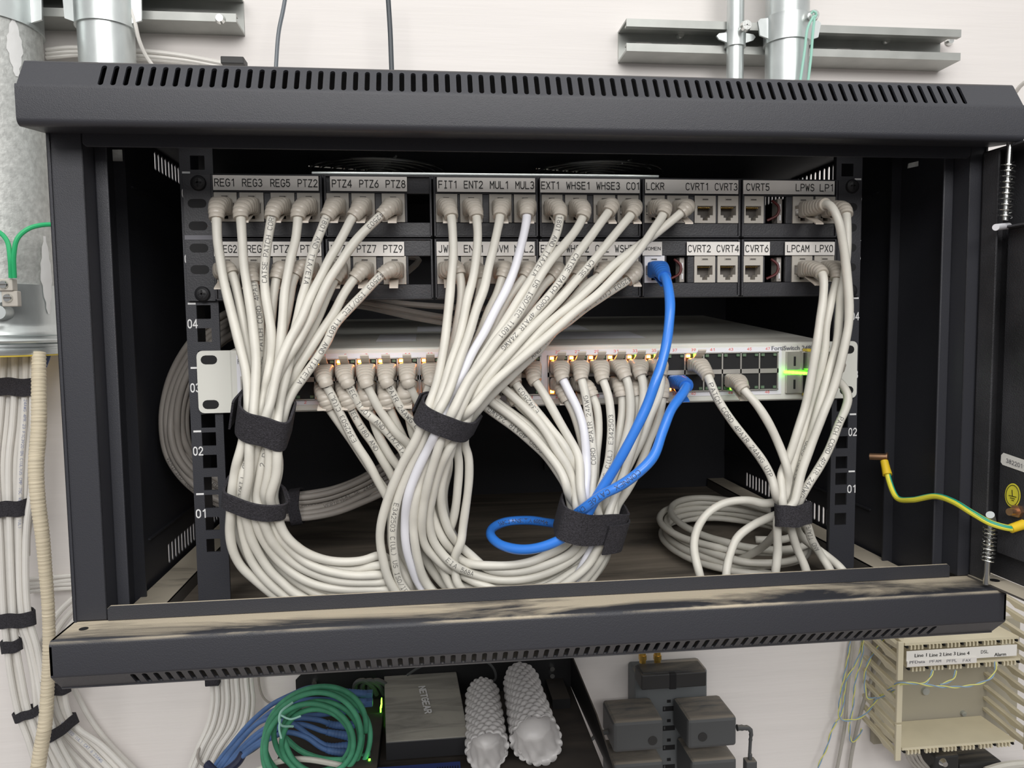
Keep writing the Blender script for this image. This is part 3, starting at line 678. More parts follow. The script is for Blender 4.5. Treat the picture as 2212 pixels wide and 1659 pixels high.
for s in (-1, 1):
    m = MB(); xo = 0.4 if s < 0 else 483.5; xi = XA + 1 if s < 0 else XB - 1
    pts = []
    r = 4
    def rr(x0, x1, z0, z1, left):
        a = []
        if left: a = [(x1, z0), (x1, z1)] + arc(x0 + r, z1 - r, r, 90, 180, 4) + arc(x0 + r, z0 + r, r, 180, 270, 4)
        else: a = arc(x1 - r, z0 + r, r, 270, 360, 4) + arc(x1 - r, z1 - r, r, 0, 90, 4) + [(x0, z1), (x0, z0)]
        return a
    pl = rr(min(xo, xi), max(xo, xi), .5, 43.8, s < 0)
    m.prism(pl[::-1] if False else pl, -1.8, 0.2, 'y')
    for z in (37.5, 6.5):
        cx = xo - s * 8.2
        q = [(cx + 2.4 + 3.1 * math.cos(t), z + 3.1 * math.sin(t)) for t in np.linspace(-math.pi / 2, math.pi / 2, 7)] + [(cx - 2.4 + 3.1 * math.cos(t), z + 3.1 * math.sin(t)) for t in np.linspace(math.pi / 2, 1.5 * math.pi, 7)]
        m.prism(q, -1.95, -1.75, 'y', mi=1)
    m.build('rack_ear', ['gray_switch', 'dark'], sw)
m = MB(); FY = -7.0
m.box(XA + 1, XB, FY + 1, -4, 1, 43.5); m.build('front_bezel', 'gray_switch', sw, bevel=0.8)
m = MB(); m.box(XA + 5, 421, FY + .6, FY + 1, 5.2, 40.5); fpl = m.build('front_label', 'bezel', sw)
COLX = []
for b in range(4):
    base = (73.5, 160.7, 252.0, 338.8)[b]; COLX += [base + 14.25 * i for i in range(6)]
mr, mg, mk = MB(), MB(), MB()
for b in range(4):
    xs = COLX[6 * b:6 * b + 6]; m = MB()
    xa, xb = xs[0] - 7.6, xs[-1] + 7.8
    m.box(xa, xb, FY - .2, FY + .6, 8.9, 37, 1)            # black cavity face
    for i in range(7): m.box(xs[0] - 7.1 + 14.25 * i - .5, xs[0] - 7.1 + 14.25 * i + .5, FY - 1.2, FY, 9, 36.8)
    m.box(xa, xb, FY - 1.2, FY, 21.3, 24.6); m.box(xa, xb, FY - 1.2, FY, 8.6, 9.4); m.box(xa, xb, FY - 1.2, FY, 36.4, 37.2)
    blk = m.build('port_block', ['shield', 'dark'], sw)
    for i, x in enumerate(xs):
        c = 6 * b + i
        n1, n2 = 2 * c + 1, 2 * c + 2
        word(mr, str(n1), (x - (1.9 if n1 > 9 else .9), FY + .5, 38.2), (1, 0, 0), (0, 0, 1), 3.6 if n1 > 9 else 1.6, 2.1, bold=.12)
        word(mr, str(n2), (x - (1.9 if n2 > 9 else .9), FY + .5, 6.0), (1, 0, 0), (0, 0, 1), 3.6 if n2 > 9 else 1.6, 2.1, bold=.12)
        lit_u = c in range(1, 18) or c == 19
        lit_l = c in (1, 3, 6, 12, 18)
        for (side_, zz, lit) in ((-4.6, 34.9, lit_u), (-4.6, 10.9, lit_l)):
            q = MB(); q.box(x + side_ - 1.25, x + side_ + 1.25, FY - 1.6, FY - .2, zz - 1.0, zz + 1.0)
            e = q.build('port_light', 'led_orange' if lit else 'led_off', blk)
            if lit: sub(e, 'glowing orange port light')
        for zz in (34.9, 10.9):
            q = MB(); q.box(x + 3.6, x + 6.0, FY - 1.4, FY - .2, zz - .9, zz + .9); q.build('port_light', 'led_off', blk)
        if c in (16, 17, 19): q = MB(); q.box(x - .4, x + 2.0, FY - 2.2, FY - .2, 34.4, 36.4); sub(q.build('port_light', 'led_green', blk), 'glowing green port light')
        if c == 21: q = MB(); q.box(x - 1, x + 1.4, FY - 2.2, FY - .2, 9.5, 11.5); sub(q.build('port_light', 'led_green', blk), 'glowing green port light')
sub(mr.build('port_numbers', 'ink_red', fpl), 'small red port numbers')
word(mk, 'FortiSwitch 248E', (413, FY + .5, 38.0), (1, 0, 0), (0, 0, 1), 33, 3.2, bold=.12); word(mk, 'F', (28.8, FY + .5, 34.5), (1, 0, 0), (0, 0, 1), 2.6, 3.4, bold=.2)
sub(mk.build('model_lettering', 'ink_grey', fpl), 'grey maker lettering')
# console and management ports
m = MB(); m.box(30.5, 37, FY - 1, FY + .6, 8.5, 26); m.box(31.5, 36, FY - 1.1, FY, 10, 24, 1); m.box(43, 58, FY - 1, FY + .6, 9, 23); m.box(44.5, 56.5, FY - 1.1, FY, 10, 21, 1)
m.build('console_port', ['shield', 'dark'], sw)
# SFP cages
m = MB()
for z0 in (6.0, 23.2):
    m.box(424, 434, FY - 2.2, FY + 1, z0, z0 + 13.6); m.box(429, 430.6, FY - 2.4, FY - 2, z0 + 3, z0 + 10, 1)
    m.box(434, 435, FY - 5, FY + 1, z0, z0 + 13.6); m.box(435, 450, FY - 2.2, FY + 1, z0 + 13, z0 + 14)
    m.box(435, 450, FY - 1.5, FY - .5, z0, z0 + 13.4, 1)
m.build('sfp_cage', ['shield', 'dark'], sw)
for z in (38, 5.0):
    m = MB(); m.box(436.5, 440, -15, -8, z - 1, z + 1); sub(m.build('release_lever', 'yellow_tab', sw), 'yellow release lever')
for i in range(7):
    q = MB(); x = 422.8 + 2.9 * i; q.box(x - .9, x + .9, FY - 3, FY - 1, 21.9 - .25 * i - 1, 21.9 - .25 * i + 1.0); sub(q.build('link_light', 'led_green', sw), 'glowing green link light')
m = MB(); m.box(436.5, 449, -26, -8, 23.6, 37); sub(m.build('transceiver', 'shield', sw, bevel=.8), 'metal copper transceiver plugged in')

# ================================================================== PATCH CORDS
CR = 3.0
CORDS = []   # dict(name,label,group,pts,ends,col,r)
def tr(pts, y0, y1, ym=None):
    # traced centre line (picture position of the cord) laid out at cord depth y0 -> y1
    n = len(pts); out = []
    for i, p in enumerate(pts):
        t = i / max(1, n - 1)
        y = p[2] if len(p) > 2 else (y0 + (y1 - y0) * t if ym is None else (y0 + (ym - y0) * 2 * t if t < .5 else ym + (y1 - ym) * (2 * t - 1)))
        out.append(at(p[0], p[1], y))
    return out
def stub(port, end, kind):
    # straight plug section, then the boot leans to the picture position of its end
    P = np.array(port); E = np.array(end)
    a = P + (0, 3, 0); b = P + (0, -7, 0); c = P + (0, -13, 0)
    mid = c * .45 + E * .55 + np.array((0, -1.5, 0))
    return [a, b, c, mid, E]
def sport(c, low=False):
    return np.array((COLX[c - 1], -6.0, 16.4 if low else 28.6))
# --- left bundle: panel traces (picture points), down to the upper strap
LT = {
 'REG1': [(468, 456), (468, 480), (470, 521), (475, 555), (482, 600), (494, 651), (507, 703), (520, 755), (531, 800), (537, 850), (536, 900)],
 'REG3': [(520, 456), (521, 480), (524, 530), (527, 575), (535, 625), (543, 677), (549, 729), (553, 780), (550, 840), (546, 900)],
 'REG5': [(590, 456), (586, 475), (580, 510), (573, 560), (571, 600), (574, 638), (583, 690), (590, 740), (590, 800), (578, 860), (570, 905)],
 'PTZ2': [(645, 456), (643, 480), (638, 520), (630, 550), (622, 590), (615, 630), (611, 680), (606, 740), (598, 810), (585, 865), (578, 908)],
 'PTZ4': [(714, 456), (705, 470), (695, 495), (683, 525), (672, 560), (662, 612), (652, 651), (641, 703), (626, 760), (608, 820), (594, 880), (589, 910)],
 'PTZ6': [(773, 456), (760, 472), (748, 495), (732, 525), (711, 562), (693, 600), (675, 638), (655, 688), (628, 745), (605, 795), (590, 845), (579, 905)],
 'PTZ8': [(836, 454), (820, 468), (800, 487), (780, 507), (757, 535), (732, 572), (709, 605), (687, 645), (664, 690), (641, 730), (618, 772), (597, 820), (583, 870), (580, 908)],
 'REG2': [(490, 578), (497, 585), (506, 605), (514, 638), (522, 677), (531, 729), (541, 780), (547, 830), (549, 900)],
 'REG4': [(540, 592), (545, 602), (551, 630), (560, 677), (563, 729), (562, 775), (557, 815), (549, 860), (542, 900)],
 'PTZ1': [(608, 580), (600, 592), (594, 620), (589, 655), (584, 703), (580, 755), (573, 800), (566, 840), (560, 900)],
 'PTZ3': [(652, 576), (642, 588), (632, 610), (625, 650), (617, 690), (608, 730), (597, 780), (585, 840), (572, 900)],
 'PTZ5': [(733, 584), (728, 594), (717, 616), (700, 655), (681, 700), (658, 752), (630, 795), (608, 840), (590, 905)],
 'PTZ7': [(783, 583), (774, 592), (758, 612), (740, 640), (720, 680), (690, 722), (657, 770), (630, 810), (604, 860), (596, 908)],
 'PTZ9': [(846, 581), (833, 587), (810, 608), (780, 640), (750, 671), (722, 703), (705, 740), (682, 778), (655, 815), (625, 858), (606, 905)]}
LPORT = list(LT)
UP = {'REG1', 'REG3', 'REG5', 'PTZ2', 'PTZ4', 'PTZ6', 'PTZ8'}
# lanes under the lower strap, left to right
LN = {'a': [(516, 1020), (507, 1075), (500, 1115), (497, 1145), (503, 1188), (521, 1223), (549, 1249), (580, 1272), (612, 1292), (690, 1325), (800, 1325)],
      'b': [(526, 1020), (520, 1075), (523, 1110), (530, 1164), (544, 1211), (568, 1247), (605, 1283), (680, 1320), (800, 1320)],
      'c': [(536, 1020), (530, 1075), (534, 1120), (542, 1160), (560, 1198), (585, 1235), (610, 1260), (636, 1285), (700, 1312), (800, 1315)],
      'd': [(552, 1020), (544, 1075), (550, 1113), (562, 1153), (588, 1193), (617, 1225), (652, 1250), (697, 1268), (756, 1275), (822, 1266)],
      'e': [(564, 1020), (556, 1075), (566, 1117), (591, 1169), (627, 1207), (662, 1230), (709, 1249), (768, 1258), (826, 1256)],
      'f': [(577, 1020), (566, 1075), (577, 1106), (600, 1153), (638, 1195), (685, 1223), (732, 1236), (780, 1242), (824, 1242)],
      'g': [(588, 1020), (573, 1075), (592, 1110), (615, 1160), (655, 1194), (697, 1209), (744, 1214), (785, 1211), (822, 1202)],
      'h': [(520, 1020), (512, 1075), (512, 1120), (520, 1165), (545, 1215), (585, 1262), (650, 1305), (740, 1325), (820, 1310)],
      'i': [(532, 1020), (524, 1075), (528, 1120), (545, 1175), (580, 1228), (625, 1268), (690, 1300), (760, 1312), (820, 1302)],
      'j': [(545, 1020), (537, 1075), (545, 1125), (570, 1180), (605, 1225), (650, 1262), (700, 1290), (760, 1300), (822, 1290)],
      'k': [(558, 1020), (550, 1075), (560, 1120), (580, 1165), (615, 1212), (660, 1250), (710, 1275), (770, 1285), (824, 1278)],
      'l': [(570, 1020), (560, 1075), (572, 1115), (596, 1165), (640, 1212), (690, 1240), (745, 1256), (824, 1258)],
      'm': [(581, 1020), (570, 1075), (584, 1112), (610, 1165), (655, 1205), (705, 1228), (760, 1236), (824, 1230)],
      'n': [(592, 1020), (578, 1075), (594, 1120), (618, 1180), (660, 1215), (720, 1240), (770, 1246), (824, 1236)]}
LANE = dict(REG1='a', REG2='b', REG3='c', REG4='h', PTZ6='d', PTZ8='e', PTZ2='f', PTZ4='g', REG5='l', PTZ1='i', PTZ3='j', PTZ5='n', PTZ7='k', PTZ9='m')
FRONTL = set('abcdefg')
# switch ends of the left bundle
ST = {
 '2U': [(701, 822), (706, 838), (716, 858), (739, 903), (765, 953), (795, 999), (818, 1042), (838, 1075)],
 '2L': [(704, 862), (711, 882), (729, 908), (755, 945), (785, 990), (815, 1035), (850, 1085)],
 '3U': [(748, 822), (753, 832), (767, 856), (795, 886), (825, 917), (853, 948), (880, 985)],
 '3L': [(750, 862), (757, 880), (770, 905), (785, 930), (804, 956), (825, 991), (850, 1035)],
 '4U': [(790, 828), (795, 842), (807, 868), (828, 900), (855, 938), (885, 970)],
 '4L': [(792, 862), (798, 882), (808, 912), (822, 948), (845, 988), (875, 1030)],
 '5U': [(833, 822), (839, 834), (852, 858), (871, 888), (896, 915), (915, 945)],
 '5L': [(833, 860), (843, 885), (860, 922), (880, 955), (905, 990)],
 '6U': [(880, 820), (885, 834), (896, 856), (912, 882), (925, 910)],
 '6L': [(872, 852), (878, 875), (885, 912), (893, 950), (905, 985)],
 '7U': [(935, 825), (932, 845), (930, 880), (925, 930)],
 '7L': [(935, 862), (935, 880), (932, 920), (925, 960)],
 '8U': [(980, 830), (975, 850), (960, 890), (945, 940)],
 '8L': [(980, 862), (975, 885), (965, 930), (950, 975)]}
SEND = dict(REG1='2U', REG3='3U', PTZ6='4U', PTZ8='5U', PTZ2='6U', PTZ4='7U', REG5='8U', REG2='2L', REG4='3L', PTZ1='4L', PTZ3='5L', PTZ5='8L', PTZ7='6L', PTZ9='7L')
for n_, nm in enumerate(LPORT):
    up = nm in UP; tpx = LT[nm]; yv = -50 if up else -38
    T1 = tr(tpx, -25 if up else -24, yv - 6)
    ln = LANE[nm]; fr = ln in FRONTL
    T2 = tr(LN[ln], -56 if fr else -44, -34 if ln in 'defgmn' else -30, -40 if fr else -32)
    se = SEND[nm]; c = int(se[0]); low = se[1] == 'L'
    T3 = tr(ST[se], -31 if not low else -28, -22 if not low else -14)
    j = n_ % 5
    L3 = [at(872 + 3 * j, 1248, -18 + 2 * j), at(893 + 3 * j, 1200, -10), at(885 + 2 * j, 1140, -12)]
    s0 = stub(PORT[nm], T1[0], 'p'); s1 = stub(sport(c, low), T3[0], 's')
    CORDS.append(dict(nm=nm, pts=s0 + T1[1:] + T2 + L3 + T3[::-1][:-1] + s1[::-1], ends=('down', 'down' if low else 'up'), col='cord', grp='white patch cords of the left bundle', bundle='L',
                      lab='white patch cord plugged in under the %s label' % nm))
# --- middle bundle
MT = {
 'FIT1': [(972, 456), (975, 470), (978, 505), (979, 552), (975, 600), (971, 646), (966, 693), (962, 730), (955, 775), (948, 820), (938, 860), (926, 892)],
 'ENT2': [(1027, 456), (1030, 475), (1032, 510), (1029, 552), (1022, 600), (1010, 646), (1001, 693), (992, 735), (975, 785), (958, 840), (938, 893)],
 'MUL1': [(1081, 456), (1080, 470), (1074, 500), (1065, 540), (1055, 580), (1046, 622), (1029, 669), (1013, 720), (994, 770), (975, 825), (950, 897)],
 'MUL3': [(1138, 452), (1138, 470), (1133, 500), (1125, 533), (1112, 580), (1094, 625), (1069, 672), (1045, 720), (1019, 765), (1001, 808), (984, 852), (966, 900)],
 'EXT1': [(1210, 456), (1209, 472), (1204, 500), (1192, 530), (1175, 562), (1150, 605), (1123, 650), (1100, 690), (1066, 740), (1030, 795), (1000, 850), (978, 900)],
 'WHSE1': [(1262, 456), (1256, 476), (1242, 500), (1220, 527), (1194, 556), (1170, 588), (1137, 643), (1100, 696), (1074, 730), (1040, 785), (1012, 830), (985, 890)],
 'WHSE3': [(1322, 444), (1316, 456), (1300, 478), (1274, 514), (1246, 550), (1218, 597), (1187, 638), (1155, 676), (1122, 718), (1080, 762), (1042, 803), (1011, 845), (985, 890)],
 'CO1': [(1370, 454), (1362, 466), (1342, 490), (1309, 530), (1276, 570), (1246, 605), (1213, 643), (1177, 680), (1142, 713), (1100, 760), (1058, 808), (1020, 855), (995, 900)],
 'LCKR': [(1437, 449), (1430, 470), (1415, 493), (1394, 522), (1358, 566), (1325, 602), (1290, 637), (1245, 672), (1190, 720), (1120, 778), (1060, 830), (1008, 890)],
 'LCKR2': [(1485, 447), (1466, 464), (1438, 486), (1407, 510), (1379, 532), (1355, 551), (1325, 574), (1295, 603), (1267, 630), (1236, 658), (1200, 686), (1163, 720), (1128, 757), (1095, 788), (1062, 814), (1027, 845), (1001, 872), (984, 895)],
 'JWL1': [(985, 576), (991, 588), (996, 612), (996, 648), (989, 695), (981, 735), (971, 780), (958, 825), (943, 868), (932, 900)],
 'ENT1': [(1040, 590), (1041, 602), (1036, 636), (1023, 683), (1008, 735), (990, 790), (970, 840), (948, 897)],
 'COVM': [(1092, 580), (1087, 594), (1074, 634), (1057, 670), (1039, 716), (1018, 765), (996, 820), (965, 895)],
 'MUL2': [(1143, 582), (1137, 594), (1122, 613), (1100, 643), (1082, 676), (1063, 720), (1036, 770), (1008, 825), (975, 895)],
 'EXT2': [(1205, 584), (1196, 596), (1176, 615), (1153, 646), (1132, 675), (1092, 728), (1052, 785), (1012, 845), (990, 898)],
 'WHSE2': [(1258, 582), (1248, 595), (1225, 625), (1195, 655), (1150, 702), (1095, 762), (1045, 820), (998, 895)],
 'CO2': [(1305, 585), (1290, 600), (1263, 618), (1237, 648), (1200, 685), (1150, 730), (1100, 775), (1050, 825), (1005, 898)],
 'WSHR': [(1371, 592), (1355, 606), (1335, 619), (1302, 640), (1268, 663), (1231, 692), (1196, 718), (1165, 755), (1120, 797), (1080, 835), (1042, 872), (1012, 908)]}
MUP = {'FIT1', 'ENT2', 'MUL1', 'MUL3', 'EXT1', 'WHSE1', 'WHSE3', 'CO1', 'LCKR', 'LCKR2'}
# the drop under the middle strap and the sweep over to the right strap
MOUT = [(905, 950), (872, 1010), (838, 1084), (824, 1150), (828, 1205), (846, 1262), (905, 1330), (1010, 1352), (1120, 1345), (1215, 1300), (1280, 1235), (1318, 1168)]
ML = {
 0: [(903, 948), (868, 1008), (836, 1084), (821, 1150), (826, 1205), (843, 1262), (905, 1325), (1010, 1345), (1120, 1340), (1225, 1295), (1288, 1230), (1312, 1165)],
 1: [(912, 950), (884, 1008), (857, 1084), (848, 1145), (852, 1205), (866, 1262), (925, 1325), (1020, 1345), (1130, 1335), (1215, 1290), (1275, 1230), (1300, 1170)],
 2: [(938, 955), (905, 1014), (886, 1066), (876, 1120), (878, 1180), (892, 1225), (911, 1266), (960, 1318), (1050, 1338), (1150, 1325), (1225, 1270), (1280, 1190), (1286, 1160)],
 3: [(950, 955), (925, 1010), (901, 1084), (897, 1150), (902, 1210), (919, 1262), (975, 1315), (1060, 1330), (1150, 1312), (1230, 1260), (1295, 1175)],
 4: [(958, 958), (945, 1000), (928, 1045), (926, 1080), (938, 1126), (962, 1172), (990, 1203), (1032, 1219), (1088, 1224), (1144, 1216), (1186, 1197), (1228, 1173), (1245, 1150)],
 5: [(968, 960), (958, 1010), (951, 1060), (955, 1100), (973, 1150), (1003, 1192), (1045, 1226), (1111, 1233), (1172, 1221), (1240, 1192), (1262, 1155)],
 6: [(962, 958), (945, 1005), (930, 1060), (925, 1120), (938, 1172), (980, 1219), (1027, 1241), (1083, 1252), (1144, 1247), (1200, 1227), (1256, 1190), (1272, 1158)],
 7: [(955, 958), (930, 1020), (914, 1084), (908, 1140), (918, 1178), (948, 1209), (993, 1240), (1041, 1263), (1110, 1282), (1185, 1268), (1243, 1237), (1284, 1194), (1298, 1166)],
 8: [(985, 960), (991, 1000), (988, 1060), (982, 1110), (968, 1170), (958, 1215), (985, 1275), (1060, 1318), (1150, 1300), (1220, 1262), (1268, 1215), (1290, 1165)],
 9: [(998, 955), (1010, 985), (1013, 1030), (1005, 1100), (992, 1160), (975, 1215), (1000, 1280), (1080, 1320), (1165, 1300), (1230, 1255), (1280, 1200), (1302, 1165)]}
MLN = dict(FIT1=0, ENT2=1, MUL3=2, MUL1=3, WHSE3=4, LCKR2=5, CO1=6, WHSE1=7, EXT2=8, WSHR=9)
ST2 = {
 '12U': [(1153, 818), (1164, 834), (1180, 860), (1204, 903), (1227, 945), (1244, 980), (1252, 1020), (1256, 1062)],
 '11U': [(1110, 822), (1120, 838), (1133, 856), (1153, 884), (1184, 921), (1216, 958), (1239, 995), (1254, 1033), (1258, 1065)],
 '11L': [(1108, 855), (1118, 872), (1150, 905), (1190, 950), (1225, 1000), (1245, 1062)],
 '10U': [(1070, 822), (1085, 836), (1120, 866), (1156, 900), (1181, 933), (1201, 968), (1227, 1010), (1244, 1066)],
 '10L': [(1062, 855), (1075, 870), (1105, 892), (1140, 916), (1168, 943), (1194, 978), (1222, 1020), (1240, 1066)],
 '9U': [(1022, 825), (1035, 845), (1062, 868), (1100, 896), (1140, 930), (1180, 975), (1215, 1020), (1236, 1062)],
 '9L': [(1020, 855), (1035, 868), (1060, 888), (1103, 918), (1143, 950), (1184, 985), (1211, 1019), (1230, 1058)],
 '13U': [(1212, 812), (1219, 826), (1232, 852), (1248, 884), (1260, 923), (1265, 966), (1265, 1016), (1262, 1064)],
 '13L': [(1218, 850), (1226, 866), (1240, 895), (1254, 940), (1264, 1000), (1268, 1066)],
 '14U': [(1254, 812), (1258, 826), (1265, 856), (1272, 903), (1277, 945), (1281, 991), (1279, 1030), (1274, 1070)],
 '14L': [(1272, 838), (1278, 852), (1289, 880), (1293, 928), (1288, 979), (1284, 1029), (1280, 1072)],
 '15U': [(1300, 815), (1306, 830), (1315, 860), (1320, 905), (1320, 953), (1316, 1004), (1306, 1045), (1292, 1080)],
 '16U': [(1347, 806), (1354, 820), (1361, 856), (1361, 900), (1353, 945), (1340, 991), (1324, 1040), (1306, 1085)],
 '16L': [(1338, 836), (1343, 852), (1344, 886), (1339, 928), (1330, 975), (1316, 1030), (1298, 1080)],
 '17U': [(1381, 803), (1387, 818), (1390, 852), (1386, 895), (1372, 950), (1346, 1020), (1316, 1086)],
 '17L': [(1372, 842), (1376, 860), (1374, 905), (1358, 965), (1336, 1025), (1310, 1086)],
 '18U': [(1426, 800), (1428, 818), (1424, 850), (1407, 892), (1389, 941), (1363, 991), (1334, 1045), (1318, 1092)],
 '18L': [(1430, 840), (1431, 858), (1422, 905), (1402, 953), (1378, 1016), (1352, 1062), (1326, 1100)]}
MS = dict(FIT1='18U', ENT2='18L', MUL3='13U', MUL1='17U', WHSE3='9L', LCKR2='10U', CO1='12U', WHSE1='14U', EXT2='17L', WSHR='16U', EXT1='15U', LCKR='11U', JWL1='16L', ENT1='14L', COVM='13L', MUL2='11L', WHSE2='10L', CO2='9U')
hid = [n_ for n_ in MT if n_ not in MLN]
for n_, nm in enumerate(MT):
    up = nm in MUP
    T1 = tr(MT[nm], -26 if up else -24, -62 if up else -48)
    if nm in MLN:
        L_ = ML[MLN[nm]]; yy = (-60, -30) if MLN[nm] not in (8, 9) else (-44, -14)
        T2 = tr(L_, yy[0], -44 if yy[0] < -50 else -34, -36 if MLN[nm] < 4 else -30)
    else:
        q = hid.index(nm) / 7.0
        A = ML[1] ; B = ML[5]
        k = min(len(A), len(B)); L_ = []
        for i in range(11):
            a = A[int(round(i * (len(A) - 1) / 10))]; b = B[int(round(i * (len(B) - 1) / 10))]
            L_.append((a[0] * (1 - q) + b[0] * q + (6 if n_ % 2 else 0), a[1] * (1 - q) + b[1] * q))
        T2 = tr(L_, -46, -36, -20)
    se = MS[nm]; c = int(se[:-1]); low = se[-1] == 'L'
    T3 = tr(ST2[se], -31 if not low else -29, -50 if not low else -40)
    s0 = stub(PORT[nm], T1[0], 'p'); s1 = stub(sport(c, low), T3[0], 's')
    lab = 'white patch cord plugged in under the %s label' % nm
    if nm == 'LCKR2': lab = 'white patch cord in the second jack under the LCKR label'
    if nm == 'MUL3': lab = 'brighter bluish-white patch cord plugged in under the MUL3 label'
    CORDS.append(dict(nm=nm, pts=s0 + T1[1:] + T2 + T3[::-1][:-1] + s1[::-1], ends=('down', 'down' if low else 'up'), col='cord_bright' if nm == 'MUL3' else 'cord', grp='white patch cords of the middle bundle', bundle='M', lab=lab))
# --- blue cord
bp = [(1432, 592, -27), (1440, 606, -36), (1447, 650, -48), (1446, 690, -56), (1440, 740, -62), (1428, 790, -66), (1414, 830, -68), (1398, 875, -68), (1372, 930, -68), (1343, 985, -66), (1310, 1040, -62), (1284, 1080, -60), (1262, 1115, -58), (1240, 1145, -60), (1205, 1168, -58), (1165, 1183, -54), (1120, 1187, -46), (1080, 1176, -34), (1060, 1157, -20), (1066, 1139, -4), (1095, 1127, 6), (1140, 1124, 2), (1190, 1130, -14), (1215, 1133, -34), (1240, 1120, -52), (1268, 1095, -67), (1300, 1070, -73), (1345, 1046, -76), (1382, 1018, -76), (1412, 985, -72), (1432, 930, -64), (1450, 885, -56), (1475, 850, -44), (1483, 832, -34)]
T = tr(bp, 0, 0); s0 = stub(PORT['WOMEN'], T[0], 'p'); s1 = stub(sport(19, True), T[-1], 's')
CORDS.append(dict(nm='WOMEN', pts=s0 + T[1:-1] + s1[::-1], ends=('down', 'down'), col='blue', grp=None, bundle='M', lab='bright blue patch cord looping from the WOMEN jack to the switch', r=3.35))
# --- right bundle
def hide(*p): return [at(*q) for q in p]
RT = {
 'LPWS': [(1786, 441, -34), (1800, 452, -42), (1812, 480, -45), (1822, 530, -45), (1829, 590, -44), (1834, 650, -44), (1833, 700, -44), (1826, 740, -44), (1815, 788, -44), (1800, 840, -44), (1778, 895, -45), (1755, 955, -45), (1732, 1018, -46), (1712, 1088, -48)],
 'LP1': [(1824, 452, -26), (1829, 475, -32), (1830, 530, -34), (1824, 590, -34), (1814, 640, -34), (1812, 690, -34), (1808, 735, -34), (1790, 800, -36), (1772, 865, -38), (1748, 940, -38), (1726, 1005, -40), (1704, 1088, -42)],
 'LPCAM': [(1774, 588, -30), (1779, 603, -34), (1778, 645, -36), (1771, 695, -38), (1764, 745, -40), (1752, 815, -40), (1740, 875, -40), (1722, 935, -42), (1706, 990, -42), (1692, 1035, -44), (1688, 1088, -46)],
 'LPX0': [(1810, 590, -26), (1808, 612, -30), (1796, 656, -32), (1785, 703, -33), (1781, 756, -34), (1770, 815, -34), (1758, 870, -34), (1738, 930, -36), (1716, 992, -38), (1696, 1090, -40)]}
RB = {
 'LPWS': [(1684, 1115, -46), (1680, 1145, -44), (1680, 1190, -42), (1675, 1237, -42), (1668, 1300, -34), (1620, 1345, -26), (1575, 1310, -38), (1569, 1240, -42), (1578, 1195, -34), (1594, 1160, -28), (1627, 1134, -28), (1662, 1117, -34), (1686, 1103, -40), (1688, 1078, -44)],
 'LP1': [(1706, 1120, -42), (1711, 1150, -38), (1723, 1188, -36), (1741, 1232, -38), (1745, 1300, -36), (1680, 1350, -26), (1580, 1340, -34), (1530, 1290, -40), (1508, 1228, -40), (1499, 1180, -30), (1508, 1138, -22), (1533, 1105, -18), (1568, 1086, -18), (1615, 1081, -24), (1660, 1091, -36), (1692, 1086, -44), (1694, 1060, -44)],
 'LPCAM': [(1712, 1120, -46), (1738, 1128, -44), (1754, 1167, -38), (1775, 1202, -34), (1795, 1236, -38), (1800, 1290, -34), (1830, 1320, -26), (1850, 1290, -32), (1822, 1234, -36), (1791, 1205, -24), (1756, 1179, -18), (1728, 1155, -22), (1718, 1120, -34), (1724, 1085, -44)],
 'LPX0': [(1690, 1125, -34), (1668, 1160, -18), (1640, 1187, 10), (1603, 1209, 30), (1565, 1218, 50)]}
SR = {'LPWS': ('20U', [(1530, 815, -34), (1536, 830, -38), (1548, 858, -40), (1566, 888, -42), (1591, 923, -43), (1619, 958, -44), (1645, 992, -45), (1668, 1030, -46), (1681, 1060, -47)]),
      'LP1': ('22L', [(1602, 836, -32), (1612, 848, -36), (1634, 873, -40), (1657, 908, -42), (1678, 951, -42), (1692, 992, -43), (1696, 1025, -44)])}
for nm in ('LPWS', 'LP1', 'LPCAM', 'LPX0'):
    T1 = tr(RT[nm], 0, 0); T2 = tr(RB[nm], 0, 0); ends = ['down', None]
    s0 = stub(PORT[nm], T1[0], 'p'); P = s0 + T1[1:] + T2
    if nm in SR:
        se, q = SR[nm]; T3 = tr(q, 0, 0); low = se[-1] == 'L'; ends[1] = 'down' if low else 'up'
        P += T3[::-1][:-1] + stub(sport(int(se[:-1]), low), T3[0], 's')[::-1]
    elif nm == 'LPCAM':
        q = [(1824, 838, -26), (1832, 858, -28), (1826, 884, -30), (1812, 915, -34), (1800, 948, -38), (1786, 980, -40), (1768, 1012, -42), (1745, 1048, -45)]
        T3 = tr(q, 0, 0); P += T3[::-1] + [at(1810, 822, -26), at(1790, 808, -30), np.array((452, -34, 27)), np.array((444, -27, 30)), np.array((443, -18, 30)), np.array((443, -8, 30))]; ends[1] = 'up'
    else:
        e = P[-1]; cx, cy, cz = 404.0, 118.0, -141.0
        c0_ = at(1580, 1165, 120)
        for k in range(1, 75):
            t = -1.2 - 2 * math.pi * k / 14.5; turn = k / 14.5
            rx = 60 + 5 * math.sin(turn * 2.3) - 1.5 * turn; ry = 84 + 5 * math.cos(turn * 3.1)
            P.append(np.array((c0_[0] - 6 + rx * math.cos(t) + 3 * math.sin(turn * 5), 104 + ry * math.sin(t), -146 + 5 + 6.3 * turn * .8)))
    CORDS.append(dict(nm=nm, pts=P, ends=tuple(ends), col='cord', grp='white patch cords of the right bundle', bundle='R',
                      lab='white patch cord plugged in under the %s label' % nm + (' and coiled on the cabinet floor' if nm == 'LPX0' else '')))

